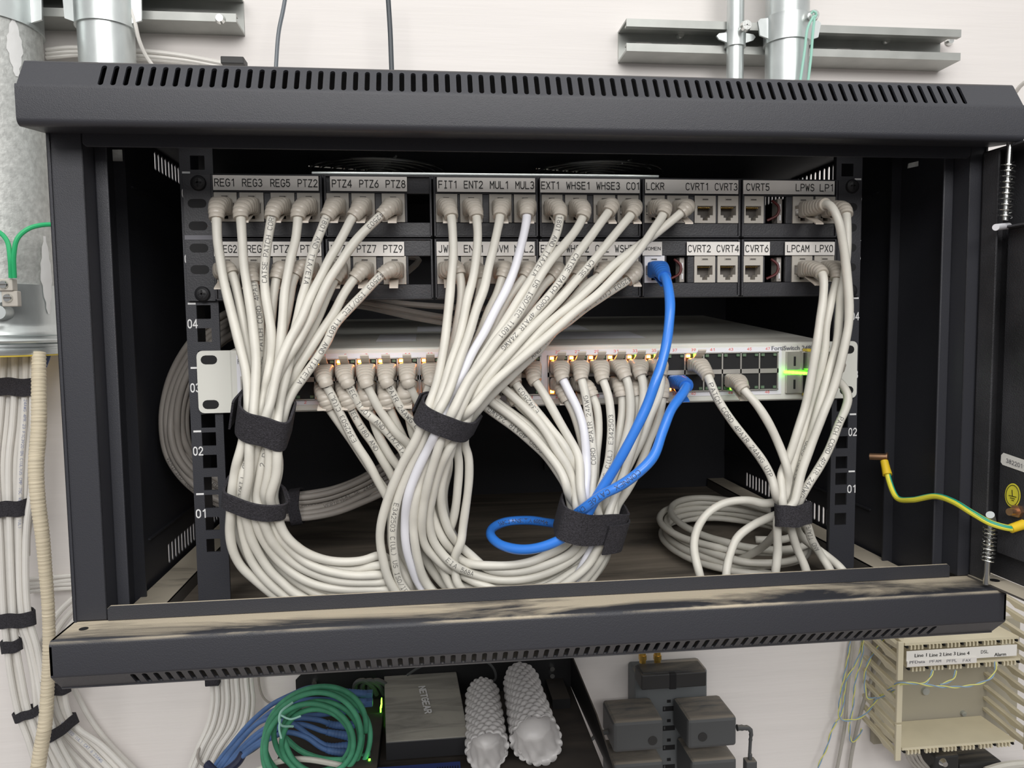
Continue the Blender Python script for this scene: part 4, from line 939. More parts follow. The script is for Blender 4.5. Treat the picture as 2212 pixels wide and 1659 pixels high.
# ---- settle the cords against each other, the cabinet and the floor
for c in CORDS: c['r'] = c.get('r', CR); c['path'] = smoothpath(c['pts'], 5.0)
def settle(cs, iters, free=False):
    X = np.vstack([c['path'] for c in cs]); idx = np.concatenate([[i] * len(c['path']) for i, c in enumerate(cs)])
    rr_ = np.concatenate([[c['r']] * len(c['path']) for c in cs]); X0 = X.copy(); N_ = len(X)
    loc = np.concatenate([np.arange(len(c['path'])) for c in cs])
    wgt = np.concatenate([np.clip(np.minimum(np.arange(len(c['path'])) - 5, len(c['path']) - 6 - np.arange(len(c['path']))) / 4.0, 0, 1) for c in cs])
    vd = X - CAM; vd /= np.linalg.norm(vd, axis=1)[:, None]
    sl = []; a = 0
    for c in cs: sl.append(slice(a, a + len(c['path']))); a += len(c['path'])
    cell = 7.5
    for it in range(iters):
        key = np.floor(X / cell).astype(int); H = {}
        for i, k in enumerate(map(tuple, key)): H.setdefault(k, []).append(i)
        I, J = [], []
        nb = [(a_, b_, c_) for a_ in (-1, 0, 1) for b_ in (-1, 0, 1) for c_ in (-1, 0, 1)]
        for k, L1_ in H.items():
            for d_ in nb:
                L2_ = H.get((k[0] + d_[0], k[1] + d_[1], k[2] + d_[2]))
                if L2_:
                    for i in L1_:
                        for j_ in L2_:
                            if j_ > i: I.append(i); J.append(j_)
        I = np.array(I); J = np.array(J); ok = (idx[I] != idx[J]) | (np.abs(loc[I] - loc[J]) > 6); I, J = I[ok], J[ok]
        d_ = X[J] - X[I]; L_ = np.linalg.norm(d_, axis=1); need = rr_[I] + rr_[J] + .1; ok = L_ < need; I, J, d_, L_, need = I[ok], J[ok], d_[ok], L_[ok], need[ok]
        v = vd[I]; dep = (d_ * v).sum(1); sg = np.where(dep >= 0, 1.0, -1.0); lat = d_ - v * dep[:, None]; ll = np.linalg.norm(lat, axis=1)
        tgt = np.sqrt(np.maximum(need ** 2 - ll ** 2, 0)); pd = np.maximum(tgt - np.abs(dep), 0) * sg
        pl = lat / (ll[:, None] + 1e-6) * (np.maximum(need - L_, 0) * .35)[:, None]
        mv = v * (pd * .30)[:, None] + pl * .5
        D_ = np.zeros_like(X); cnt = np.zeros(N_)
        np.add.at(D_, J, mv); np.add.at(D_, I, -mv); np.add.at(cnt, I, 1); np.add.at(cnt, J, 1)
        D_ /= np.maximum(cnt, 1)[:, None] ** .6
        X = X + D_ * wgt[:, None]
        for s in sl:
            q = X[s] - X0[s]; q2 = q.copy(); q2[1:-1] = .5 * q[1:-1] + .25 * (q[:-2] + q[2:]); X[s] = X0[s] + q2
        if free:
            X[:, 1] = np.minimum(X[:, 1], 386 - rr_)
            continue
        # keep clear of lip, floor, panel and switch faces
        r = rr_
        low = X[:, 2] < -100; X[:, 1] = np.where(low & (X[:, 1] < -58 + r), -58 + r, X[:, 1])
        X[:, 2] = np.maximum(X[:, 2], -149.5 + r)
        X[:, 1] = np.maximum(X[:, 1], -88)
        f = (wgt > 0.2) & (X[:, 0] > -4) & (X[:, 0] < 486)
        X[:, 1] = np.where(f & (X[:, 2] > 76) & (X[:, 2] < 166), np.minimum(X[:, 1], -5 - r), X[:, 1])
        X[:, 1] = np.where(f & (X[:, 2] > -4) & (X[:, 2] < 47), np.minimum(X[:, 1], -12 - r), X[:, 1])
        if it % 6 == 5: X0 = X0 * .6 + X * .4
    for c, s in zip(cs, sl): c['path'] = X[s]
settle(CORDS, 34)

PRN = {   # cord -> (text, picture position of its start, reading along the cord from the panel)
 'REG5': [('CATSE PATCH CORD 4PA', (568, 612), False)], 'REG4': [('CATSE PATCH CORD 4PAIR', (556, 818), False)],
 'PTZ4': [('11801 AND TIA/EIA', (704, 462), True)], 'PTZ8': [('E342503', (836, 456), True), ('2 PATCH C', (600, 1010), False)],
 'PTZ9': [('E342503 ISO/IEC 11801 AND TIA/EIA', (842, 583), True)], 'WHSE1': [('US ISO/IEC 11801', (1160, 610), True)],
 'WHSE3': [('CATSE PATCH CORD 4PAIR 24AWG', (1248, 556), True)], 'CO1': [('CATSE', (1278, 566), True)],
 'EXT1': [('11801 AND TIA/EIA', (1212, 462), True)], 'WSHR': [('E342503 C(UL) US', (1368, 594), True), ('AND TIA/EIA 568', (1148, 770), False)],
 'REG2': [('AND TIA/EIA', (530, 985), True)], 'ENT2': [('E342503 C(UL) US ISO/IEC', (861, 1085), True)], 'WHSE1b': [],
 'CO1b': [], 'LP1': [('PATCH CORD', (1722, 1040), False)], 'LPCAM': [('AND TIA/E', (1765, 1185), False)]}
PRN2 = {  # printed on the switch end, positions on the way down from the switch
 'REG1': [('E342503 C(UL) US', (765, 953), True)], 'REG3': [('IEC 11801 AND TIA/EIA', (753, 832), False)], 'PTZ8': [('PAIR 24AWG UTP', (838, 834), False)],
 'REG4': [('IEC 1180 AND', (756, 882), False)], 'LCKR': [('E342503', (1160, 893), True)], 'WHSE1': [('CORD 4PAIR 24AWG', (1279, 1000), True)],
 'EXT1': [('US C(UL) E342503', (1310, 1040), True)], 'WHSE3': [('CORD 4PAIR 24AWG U', (1175, 975), True)],
 'LPWS': [('PATCH CORD 4PAIR 24AWG UTP', (1537, 832), False)], 'LPCAM': [('PATCH CORD 4PAIR 24AWG', (1812, 905), False)],
 'WOMEN': [('CONNEX CAT6E CMR', (1378, 1020), False), ('568C.2 ANSI/TIA 600MHz', (1072, 1134), True)], 'CO1': [('EIA 568A', (965, 1200), True)]}
def boot_parts(root, path, clip, col, wz0=6.0):
    s = np.r_[0, np.cumsum(np.linalg.norm(np.diff(path, axis=0), axis=1))]
    def at_s(q): return np.array([np.interp(q, s, path[:, k]) for k in range(3)])
    m = MB(); q = np.linspace(9, 33, 49); P = np.array([at_s(x) for x in q])
    def shp(i):
        t = (q[i] - 9) / 24; e = .35 + .65 * min(1, t * 1.3); rib = 1 - (.07 if (i % 6 in (0, 1) and 0.2 < t < .95) else 0)
        wx = 6.7 * (1 - t ** 1.6) + 4.7 * t ** 1.6; wz = wz0 * (1 - t ** 1.6) + 4.5 * t ** 1.6
        return e, wx * rib, wz * rib
    m.sweep(P, 1.0, n=20, shape=shp, up=(0, 0, 1)); m.build('boot', 'boot_blue' if col == 'blue' else 'boot', root, smooth=True, ang=60)
    p0 = at_s(0); p1 = at_s(11); m = MB(); x, z = p0[0], p0[2]; ya, yb = p0[1], p1[1]
    sg = -1 if clip == 'down' else 1
    m.box(x - 5.6, x + 5.6, yb, ya, z - 3.3, z + 3.3)
    pg = m.build('plug', 'clear', root, bevel=.5)
    m = MB(); wd = 2.9; fw = 0 if sg > 0 else 1.5
    pr = [(ya - 2, z + sg * 3.3), (yb + 1, z + sg * 5.2), (yb - 9 - 3 * fw, z + sg * (10.0 + fw)), (yb - 10.5 - 4 * fw, z + sg * (11.6 + fw))]; pr2 = [(a, b - sg * 1.0) for a, b in pr][::-1]
    m.prism(pr + pr2 if sg > 0 else (pr + pr2)[::-1], x - wd, x + wd, 'x'); m.build('latch', 'boot_blue' if col == 'blue' else 'latch', pg)
for c in CORDS:
    P = smoothpath(c['path'], 2.4) if False else resample(smoothpath(c['path'][::1], 2.6), 2.6)
    c['fine'] = P
    root = thing('patch_cable', c['lab'], 'network cable', tuple(P[0]), c['grp'])
    n = len(P); i0 = 4; i1 = n - 4 if c['ends'][1] else n
    rad = c['r'] * (1 + .025 * np.sin(np.arange(n) * .23 + ord(c['nm'][0]) % 7) + .02 * np.sin(np.arange(n) * .61))
    m = MB(); m.sweep(P[i0:i1], rad[i0:i1], n=12); m.build('cable', c['col'], root, smooth=True, ang=0)
    boot_parts(root, P, c['ends'][0], c['col'])
    if c['ends'][1]: boot_parts(root, P[::-1], c['ends'][1], c['col'], 5.0)
    for tab, P_ in ((PRN, P[:int(n * .62)]), (PRN2, P[int(n * (.30 if c['nm'] == 'WOMEN' else .5)):])):
        # the second part runs up to the switch: "False" reads down from the switch
        for t, uv, fw in tab.get(c['nm'], []):
            m = MB(); cordtext(m, P_, t, uv, fw, r=c['r'] * 1.03, h=3.1 if c['col'] == 'blue' else 2.9)
            if m.v: m.build('printed_lettering', 'ink_cord', root)

# ---- straps
def strap(name, lab, uv, axis_uv, width, sel, tail=None, y=-50, loose=0.8, parent_col='velcro', grp='black hook-and-loop straps inside the cabinet', rng=60, th=1.6, ady=0):
    # wraps whatever cords run through it: hull of the cord sections in the strap's plane
    ys = []
    for c in sel:
        P = np.asarray(c['fine'] if 'fine' in c else c['path']); px = pj(P); dd = np.hypot(px[:, 0] - uv[0], px[:, 1] - uv[1]); i = int(dd.argmin())
        if dd[i] < 70: ys.append(P[i, 1])
    y = float(np.median(ys))
    c0 = at(uv[0], uv[1], y); c1 = at(uv[0] + axis_uv[0], uv[1] + axis_uv[1], y - ady); ax = (c1 - c0); ax /= np.linalg.norm(ax)
    f = -ray(*uv); f /= np.linalg.norm(f); f -= ax * f.dot(ax); f /= np.linalg.norm(f); rt = np.cross(ax, f)
    pts = []
    for c in sel:
        P = c['fine'] if 'fine' in c else c['path']
        for p in P:
            d = p - c0
            if abs(d.dot(ax)) < width / 2 and np.linalg.norm(d) < rng:
                for t in np.linspace(0, 2 * math.pi, 12, endpoint=False): pts.append((d.dot(rt) + (c['r'] + loose) * math.cos(t), d.dot(f) + (c['r'] + loose) * math.sin(t)))
    pts = sorted(set((round(a, 3), round(b, 3)) for a, b in pts))
    def half(ps):
        h = []
        for p in ps:
            while len(h) > 1 and (h[-1][0] - h[-2][0]) * (p[1] - h[-2][1]) - (h[-1][1] - h[-2][1]) * (p[0] - h[-2][0]) <= 0: h.pop()
            h.append(p)
        return h
    hull = half(pts)[:-1] + half(pts[::-1])[:-1]
    H = np.array(hull + [hull[0]]); s = np.r_[0, np.cumsum(np.linalg.norm(np.diff(H, axis=0), axis=1))]; N_ = 72
    q = np.linspace(0, s[-1], N_, endpoint=False); R2 = np.stack([np.interp(q, s, H[:, k]) for k in (0, 1)], 1)
    for _ in range(3): R2 = .5 * R2 + .25 * (np.roll(R2, 1, 0) + np.roll(R2, -1, 0))
    R2 = R2 + (R2 - R2.mean(0)) / np.linalg.norm(R2 - R2.mean(0), axis=1)[:, None] * .5
    tn = np.roll(R2, -1, 0) - np.roll(R2, 1, 0); tn /= np.linalg.norm(tn, axis=1)[:, None]; nr = np.stack([tn[:, 1], -tn[:, 0]], 1)
    m = MB(); vs = []
    for k, (o, a) in enumerate(((0, -.5), (0, .5), (th, .5), (th, -.5))):
        for i in range(N_):
            p = R2[i] + nr[i] * o; wob = .6 * math.sin(i * .35); vs.append(c0 + rt * p[0] + f * p[1] + ax * (width * a + wob))
    fs = []
    for k in range(4):
        for i in range(N_): fs.append((k * N_ + i, k * N_ + (i + 1) % N_, ((k + 1) % 4) * N_ + (i + 1) % N_, ((k + 1) % 4) * N_ + i))
    m.add(vs, fs)
    if tail is not None:
        # loose end laid over the band, lifting off at one side
        k0, n_, wd, lift = tail; vs = []; 
        for j in range(n_):
            i = (k0 + j) % N_; p = R2[i] + nr[i] * (th + .3 + lift * (j / n_) ** 3); tw = tn[i] * 0
            for o in (0, 1.3):
                for a in (-.5, .5):
                    pp_ = R2[i] + nr[i] * (th + .2 + o + lift * (j / n_) ** 3); vs.append(c0 + rt * pp_[0] + f * pp_[1] + ax * (wd[0] + wd[1] * (j / n_) + width * .96 * a))
        fs = []
        for j in range(n_ - 1):
            b = 4 * j; c_ = b + 4
            fs += [(b, b + 1, c_ + 1, c_), (b + 2, c_ + 2, c_ + 3, b + 3), (b, c_, c_ + 2, b + 2), (b + 1, b + 3, c_ + 3, c_ + 1)]
        fs += [(0, 2, 3, 1), (4 * n_ - 4, 4 * n_ - 3, 4 * n_ - 1, 4 * n_ - 2)]
        m.add(vs, fs)
    o = m.build(name, parent_col, None, smooth=True, ang=50)
    return tag(o, lab, 'cable strap', grp)
LB = [c for c in CORDS if c['grp'] and 'left' in c['grp']]; MBn = [c for c in CORDS if c['bundle'] == 'M']; RBn = [c for c in CORDS if c['bundle'] == 'R']
first = lambda cs: [dict(fine=c['fine'][:int(len(c['fine']) * .6)], r=c['r']) for c in cs]
strap('cable_strap', 'wide black strap round the left white bundle, upper of its two', (573, 902), (-6, 40), 20, first(LB), tail=(8, 26, (-1, 3), 2.5), rng=40, ady=-4.5)
strap('cable_strap', 'black strap round the left white bundle, lower of its two', (538, 1074), (-8, 60), 12, first(LB), tail=(2, 24, (0, 2), 1.5), rng=36, ady=-8)
strap('cable_strap', 'black strap across the middle white bundle just below the switch', (966, 905), (-24, 50), 14, first([c for c in MBn if c['nm'] != 'WOMEN']), tail=(6, 22, (0, 2), 3), rng=42, ady=-4)
strap('cable_strap', 'wide black strap holding the white bundle and the blue cord', (1272, 1118), (14, -50), 22, MBn, tail=(20, 24, (-4, -2), 1.5), rng=42, ady=3)
strap('cable_strap', 'small black strap above the coil, round the right bundle', (1702, 1108), (0, 40), 15, [dict(fine=c['fine'][:int(len(c['fine']) * .42)], r=c['r']) for c in RBn], tail=(4, 22, (0, 3), 2), rng=24)

# ---- grey building cables entering behind the rail
GB = []
for i in range(10):
    o = i * 1.0; k = i % 5; d = i // 5
    base = [(560, 640), (500, 672), (440, 712), (395, 765), (362, 835), (350, 910), (362, 985), (400, 1040), (455, 1080), (530, 1105), (620, 1118), (710, 1108), (790, 1080), (860, 1040), (930, 1000)]
    pts = []
    for j, (u, v) in enumerate(base):
        a = base[max(0, j - 1)]; b = base[min(len(base) - 1, j + 1)]; tx, ty = b[0] - a[0], b[1] - a[1]; L_ = math.hypot(tx, ty); nx, ny = -ty / L_, tx / L_
        off = -(k * 10.5 + d * 5) ; y = 74 + 6.2 * d + 4 * math.sin(j * .5 + i) + (40 * (j - 9) / 5 if j > 9 else 0) + (-25 * (4 - j) / 4 if j < 4 else 0) * 0
        pts.append(at(u + nx * off * (1), v + ny * off, y))
    GB.append(dict(path=smoothpath(pts, 5), r=2.7, pts=pts))
settle(GB, 14)
for i, c in enumerate(GB):
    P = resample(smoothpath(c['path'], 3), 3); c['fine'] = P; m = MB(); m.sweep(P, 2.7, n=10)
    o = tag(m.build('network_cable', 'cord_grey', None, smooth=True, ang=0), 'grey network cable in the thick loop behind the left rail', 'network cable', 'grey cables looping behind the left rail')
    if i in (0, 2, 3, 6):
        m = MB(); cordtext(m, P, 'VERIFIED (UL) CAT 5E 24AWG 4PR', ((372, 985), (640, 1085), (430, 1010), (690, 1070))[(0, 2, 3, 6).index(i)], True, h=2.6, r=2.75)
        if m.v: m.build('printed_lettering', 'ink', o)
strap('cable_strap', 'black ring strap round the grey cables on the floor', (640, 1088), (40, -6), 9, GB, y=95, grp=None, rng=40)
for i, (a, b) in enumerate((((770, 650), (1060, 700)), ((790, 663), (1010, 705)), ((860, 655), (1130, 668)), ((905, 560), (840, 620)))):
    pts = [at(a[0] - 60, a[1] - 8, 60), at(a[0], a[1], 55), at((a[0] + b[0]) / 2, (a[1] + b[1]) / 2 + 3, 50), at(b[0], b[1], 60), at(b[0] + 60, b[1] + 6, 70)]
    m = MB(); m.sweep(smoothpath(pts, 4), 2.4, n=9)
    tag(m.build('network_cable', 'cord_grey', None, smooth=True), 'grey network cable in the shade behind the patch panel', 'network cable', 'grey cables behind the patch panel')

# ================================================================== OUTSIDE: conduits and strut
def cyl_thing(): pass
def lathe(m, cx, cy, prof, n=40, mi=0):
    # prof: list of (r,z) from the bottom up
    vs = []; fs = []
    for r, z in prof:
        for i in range(n): t = 2 * math.pi * i / n; vs.append((cx + r * math.cos(t), cy + r * math.sin(t), z))
    k = len(prof)
    for j in range(k - 1):
        for i in range(n): fs.append((j * n + i, j * n + (i + 1) % n, (j + 1) * n + (i + 1) % n, (j + 1) * n + i))
    fs += [tuple(range(n))[::-1], tuple(range((k - 1) * n, k * n))]
    m.add(vs, fs, mi)
BX, BY, BR = -301.0, 330.0, 56.0
cz = lambda v, y=275: at(30, v, y)[2]
c = thing('conduit', 'large galvanised conduit left of the cabinet ending in a grounding bushing', 'conduit', (BX, BY, cz(765)))
m = MB(); m.cyl((BX, BY, cz(700)), (BX, BY, 900), BR, n=56); m.build('pipe', 'galv_old', c, smooth=True)
m = MB(); z1, z2 = cz(705), cz(611)
lathe(m, BX, BY, [(BR + 6, cz(768)), (BR + 7, cz(765)), (BR + 7, cz(756)), (BR + 5, cz(755)), (BR + 5, cz(751)), (BR + 7, cz(750)), (BR + 7, cz(745)), (BR + 5, cz(744)), (BR + 8, cz(741)), (BR + 9, cz(737)), (BR + 8, cz(733)), (BR + 5, cz(731)), (BR + 5, cz(727)), (BR + 7, cz(724)), (BR + 6, cz(716)), (BR + 2.5, cz(706)), (BR + 2, cz(698)), (BR + 2, z2), (BR + .2, z2)], 56)
m.build('bushing', 'galv', c, smooth=True, ang=40)
m = MB(); lathe(m, BX, BY, [(BR + 3, cz(772)), (BR + 5.5, cz(771)), (BR + 5.5, cz(767)), (BR, cz(767))], 56); sub(m.build('throat_liner', 'yellow_tab', c, smooth=True), 'yellow plastic rim')
a = at(20, 616, 270); b = at(25, 644, 268)
lug = None
m = MB(); m.box(a[0] - 7.5, a[0] + 7, 262, 272, a[2] - 6, a[2] + 6); m.box(b[0] - 7.5, b[0] + 7.5, 264, 272, b[2] - 8.5, b[2] + 7)
lug = m.build('ground_lug', 'jack', c, bevel=1.0)
for q in (a, b):
    m = MB(); m.cyl((q[0] - 1, 261.5 if q is a else 263.5, q[2]), (q[0] - 1, 259.5 if q is a else 261, q[2]), 4.4, 3.6, n=20); m.box(q[0] - 4, q[0] + 2, 259.2 if q is a else 260.7, 262, q[2] - .6, q[2] + .6, 1)
    m.build('lug_screw', ['chrome', 'jack_in'], lug, smooth=True)
for v in (640, 675):
    q = at(2, v, 275); m = MB(); m.cyl((q[0], 285, q[2]), (q[0] + 2, 266, q[2]), 7.5, 7, n=20); m.build('set_screw', 'galv', c, smooth=True)
for (u, v, s_) in ((100, 95, 1), (112, 590, 1.4)):
    m = MB(); q = at(u, v, 290); vs = []; 
    for i in range(15):
        for j in range(5):
            zz = q[2] + (i - 7) * 4.2 * s_; ww = (0.30 * (1 - abs(i - 7) / 7.5) ** .7 + .03 * math.sin(i * 2.3)) ; t = math.radians(-32 if s_ < 1.2 else -12) + (j - 2) / 2 * ww * .5
            vs.append((BX + (BR + .5 + (.0 if s_ < 1.2 else 2.2)) * math.cos(t), BY + (BR + .5 + (.0 if s_ < 1.2 else 2.2)) * math.sin(t), zz))
    m.add(vs, [(i * 5 + j, i * 5 + j + 1, (i + 1) * 5 + j + 1, (i + 1) * 5 + j) for i in range(14) for j in range(4)]); sub(m.build('putty_smear', 'putty', c, smooth=True), 'white putty smear')
for pts, lb in (([(24, 600, 262), (22, 560, 258), (15, 520, 260), (-5, 500, 262), (-30, 498, 264)], 'left of the two green ground wires at the lug'), ([(31, 600, 262), (30, 550, 258), (38, 515, 258), (60, 495, 262), (85, 487, 268), (112, 485, 276), (150, 488, 284)], 'green ground wire arching right towards the cabinet from the lug')):
    m = MB(); m.sweep(smoothpath([at(*q) for q in pts], 2), 2.3, n=10); tag(m.build('ground_wire', 'green_wire', None, smooth=True), lb, 'wire', 'green ground wires on the big conduit')
def conduit(u0, u1, vref, y, zlo, lab, mt='galv'):
    x0, x1 = at(u0, vref, y)[0], at(u1, vref, y)[0]; cx, r = (x0 + x1) / 2, (x1 - x0) / 2
    m = MB(); m.cyl((cx, y, zlo), (cx, y, 900), r, n=40); o = tag(m.build('conduit', mt, None, smooth=True), lab, 'conduit'); return cx, r
C2 = conduit(172, 290, 100, 335, 215, 'medium galvanised conduit beside the large one, above the cabinet corner')
C3 = conduit(1570, 1605, 150, 342, 214, 'thin galvanised conduit at the upper right')
C4 = conduit(1656, 1742, 150, 330, 214, 'thick galvanised conduit at the upper right')
def strut(x0, x1, z0, z1, lab, holes=()):
    m = MB(); f, b = WY - 41, WY
    t = 2.5
    m.prism([(b, z0), (b, z1), (f, z1), (f, z1 - 9), (f + 8, z1 - 9), (f + 8, z1 - 9 + t), (f + t, z1 - 9 + t), (f + t, z1 - t), (b - t, z1 - t), (b - t, z0 + t),
             (f + t, z0 + t), (f + t, z0 + 9 - t), (f + 8, z0 + 9 - t), (f + 8, z0 + 9), (f, z0 + 9), (f, z0)], x0, x1, 'x')
    for hx in holes:
        q = [(hx + 8 * math.cos(t) * 1.0 + (6 if math.cos(t) > 0 else -6), (z0 + z1) / 2 + 6 * math.sin(t)) for t in np.linspace(0, 2 * math.pi, 20, endpoint=False)]
        m.prism(q[::-1], b - 2.8, b - 2.4, 'y', mi=1)
    o = tag(m.build('strut_channel', ['strut', 'wall'], None), lab, 'strut channel')
    return o
s1 = strut(-700, at(520, 50, 370)[0], 399, 438, 'grey steel strut channel at the upper left, partly cut off')
s2 = strut(398, at(2057, 90, 365)[0], 380, 417, 'grey steel strut channel at the upper right', [430 + 52 * i for i in range(7)])
for (u, v, y) in ((475, 40, 346), (1470, 75, 385), (1915, 87, 385), (2052, 88, 386)):
    p = at(u, v, y); m = MB(); m.cyl((p[0], y + 2, p[2]), (p[0], y - 2.5, p[2]), 5.5, 4.0, n=18); m.box(p[0] - 3, p[0] + 3, y - 2.8, y - 2, p[2] - .6, p[2] + .6)
    m.build('fixing_screw', 'chrome', s1 if u < 600 else s2, smooth=True)
def clamp(cx, y, r, z0, z1, lab, su, ear):
    root = thing('pipe_clamp', lab, 'clamp', (cx, y, z0))
    m = MB(); lathe(m, cx, y, [(r + .2, z0), (r + 2.4, z0), (r + 2.0, z0 + 4), (r + 2.2, z1 - 4), (r + 2.6, z1), (r + .2, z1)], 44)
    for s in ear:
        pl = [(cx + s * (r - 4), z0 + 3), (cx + s * (r + 11), z0 + 8), (cx + s * (r + 14), z1 - 6), (cx + s * (r + 11), z1 - 3), (cx + s * (r - 4), z1 - 1)]
        m.prism(pl if s < 0 else pl[::-1], y - r * .2 - 1, y - r * .2 + 1.5, 'y')
    m.build('band', 'galv', root, smooth=True, ang=40)
    if su:
        p = at(*su); m = MB(); m.cyl((p[0], su[2] + 12, p[2]), (p[0], su[2], p[2]), 3.2, n=12); m.cyl((p[0], su[2] + 2, p[2]), (p[0] , su[2] - 2.5, p[2]), 6.4, 5.4, n=20); m.box(p[0] - 4, p[0] + 4, su[2] - 2.9, su[2] - 2, p[2] - .7, p[2] + .7); m.box(p[0] - .7, p[0] + .7, su[2] - 2.9, su[2] - 2, p[2] - 4, p[2] + 4)
        m.build('clamp_screw', 'chrome', root, smooth=True, ang=50)
clamp(BX, BY, BR, at(40, 22, 275)[2], 470, 'galvanised clamp round the large conduit', None, (1,))
clamp(C2[0], 335, C2[1], at(230, 38, 303)[2], 470, 'galvanised clamp round the medium conduit', None, (-1, 1))
clamp(C3[0], 342, C3[1], at(1590, 96, 332)[2], at(1590, 62, 332)[2], 'small clamp round the thin conduit', (1612, 55, 318), (-1, 1))
clamp(C4[0], 330, C4[1], at(1700, 80, 306)[2], at(1700, 22, 306)[2], 'large clamp round the thick conduit', (1758, 33, 300), (-1, 1))
t_ = thing('string', 'pale green string knotted to the clamp screw of the thick conduit', 'string', tuple(at(1745, 165, 296)))
m = MB()
for pts in ([(1758, 34, 292), (1745, 60, 294), (1738, 110, 296), (1728, 180, 298)], [(1760, 34, 292), (1756, 70, 294), (1752, 120, 296), (1745, 180, 298)], [(1752, 30, 292), (1757, 24, 290), (1764, 30, 291), (1760, 38, 292)]):
    mm = MB(); mm.sweep(smoothpath([at(*q) for q in pts], 3), 1.5, n=8); mm.build('strand', 'teal_string', t_, smooth=True)
def wire(pts, r, mt, name, lab, cat, grp=None, n=8, step=4):
    m = MB(); m.sweep(smoothpath([at(*q) for q in pts], step), r, n=n); return tag(m.build(name, mt, None, smooth=True), lab, cat, grp)
wire([(622, -40, 330), (612, 20, 330), (602, 70, 330), (596, 150, 330), (594, 190, 330)], 2.2, 'black_wire_shiny', 'hanging_wire', 'thin black wire hanging above the cabinet, left of the two', 'wire')
wire([(836, -40, 330), (840, 20, 330), (843, 70, 330), (846, 150, 330), (848, 195, 330)], 2.9, 'black_wire', 'hanging_wire', 'thicker black wire hanging above the cabinet, right of the two', 'wire')
for i, pts in enumerate(([(100, 108, 372), (150, 103, 372), (200, 105, 372), (290, 109, 372), (380, 118, 372), (500, 140, 372)], [(100, 116, 374), (150, 112, 374), (220, 113, 374), (300, 120, 374), (400, 130, 374), (500, 148, 374)], [(100, 124, 376), (180, 118, 376), (300, 126, 376), (400, 135, 376), (480, 150, 376)])):
    wire(pts, 2.6, 'cord_wall', 'network_cable', 'white cable lying along the top of the cabinet behind the medium conduit', 'network cable', 'white cables along the top')
wire([(284, 20, 330), (292, 50, 330), (300, 85, 335), (318, 125, 345), (350, 165, 355)], 2.1, 'cord_wall', 'network_cable', 'single thin white cable slanting down beside the medium conduit', 'network cable')
wire([(2225, 170, 330), (2205, 185, 345), (2190, 205, 360)], 2.6, 'cord_wall', 'network_cable', 'white cable at the far right edge above the cabinet corner', 'network cable')
p = at(507, 132, 360); m = MB(); m.box(p[0] - 13, p[0] + 12, 350, 370, p[2] - 6, p[2] + 2); tag(m.build('cable_clip', 'adapter_black', None, bevel=1), 'small dark clip on the wall at the end of the top cables', 'clip')
# ---- white bundle under the large conduit
WB = [[(8, 765), (6, 830), (0, 910), (-8, 1000), (0, 1150), (9, 1335), (16, 1395), (22, 1450), (40, 1540), (62, 1600), (88, 1690)],
      [(20, 765), (19, 830), (14, 910), (6, 1000), (11, 1150), (20, 1335), (25, 1395), (32, 1450), (52, 1530), (75, 1600), (104, 1690)],
      [(32, 765), (32, 830), (28, 910), (19, 1000), (22, 1150), (30, 1335), (35, 1395), (44, 1450), (60, 1530), (84, 1600), (118, 1690)],
      [(44, 765), (44, 830), (40, 910), (32, 1000), (32, 1150), (40, 1335), (60, 1400), (72, 1460), (80, 1530), (98, 1600), (140, 1690)],
      [(56, 765), (55, 830), (52, 910), (45, 1000), (42, 1150), (50, 1335), (70, 1400), (84, 1460), (92, 1530), (112, 1600), (160, 1690)],
      [(66, 765), (64, 830), (60, 910), (56, 1000), (51, 1150), (58, 1335), (76, 1390), (94, 1460), (104, 1540), (130, 1610), (180, 1690)],
      [(72, 765), (70, 840), (72, 960), (68, 1060), (58, 1130), (55, 1250), (62, 1335), (80, 1400), (92, 1470)]]
WBP = []
for i, q in enumerate(WB): WBP.append(dict(path=smoothpath([at(u, v, 318 + 5 * (i % 2) + .02 * max(0, v - 1335)) for u, v in q], 6), r=3.3))
CB = [[(190, 1270), (150, 1300), (118, 1335), (92, 1385), (82, 1430), (88, 1500), (108, 1560), (150, 1620), (220, 1690)],
      [(200, 1285), (160, 1315), (130, 1350), (108, 1395), (97, 1440), (100, 1500), (122, 1560), (170, 1615), (245, 1690)],
      [(205, 1300), (170, 1330), (140, 1368), (122, 1410), (112, 1450), (116, 1510), (138, 1565), (190, 1615), (265, 1690)],
      [(210, 1320), (180, 1350), (150, 1388), (134, 1425), (126, 1470), (132, 1520), (152, 1565), (205, 1610), (282, 1690)],
      [(215, 1345), (190, 1375), (165, 1410), (148, 1440), (140, 1480), (145, 1530), (165, 1570), (220, 1610), (300, 1690)]]
for i, q in enumerate(CB): WBP.append(dict(path=smoothpath([at(u, v, 350 + 5 * (i % 2)) for u, v in q], 6), r=3.2))
settle(WBP, 12, True)
for i, c in enumerate(WBP):
    P = resample(smoothpath(c['path'], 4), 4); m = MB(); m.sweep(P, c['r'], n=10)
    if i < 7: o = tag(m.build('network_cable', 'cord_wall', None, smooth=True), 'white cable hanging out of the large conduit', 'network cable', 'white cables hanging from the large conduit')
    else: o = tag(m.build('network_cable', 'cord_wall', None, smooth=True), 'white cable curving round under the lower left corner of the cabinet', 'network cable', 'white cables curving under the cabinet corner')
    m = MB()
    if i == 4: cordtext(m, P, '24AWG 4PR 23 F1C3920-BN C(UL)US CMP 75C VERIFIED (UL)', (60, 860), True, h=2.6, r=3.35, off=.2)
    if i == 5: cordtext(m, P, 'VERIFIED CAT 6 23AWG 4PR 0466 FT 142 MTS', (50, 1120), True, h=2.6, r=3.35, off=.2)
    if i == 9: cordtext(m, P, 'VERIFIED (UL) CAT 6 23AWG', (130, 1560), True, h=2.6, r=3.3)
    if m.v: m.build('printed_lettering', 'ink_blue', o)
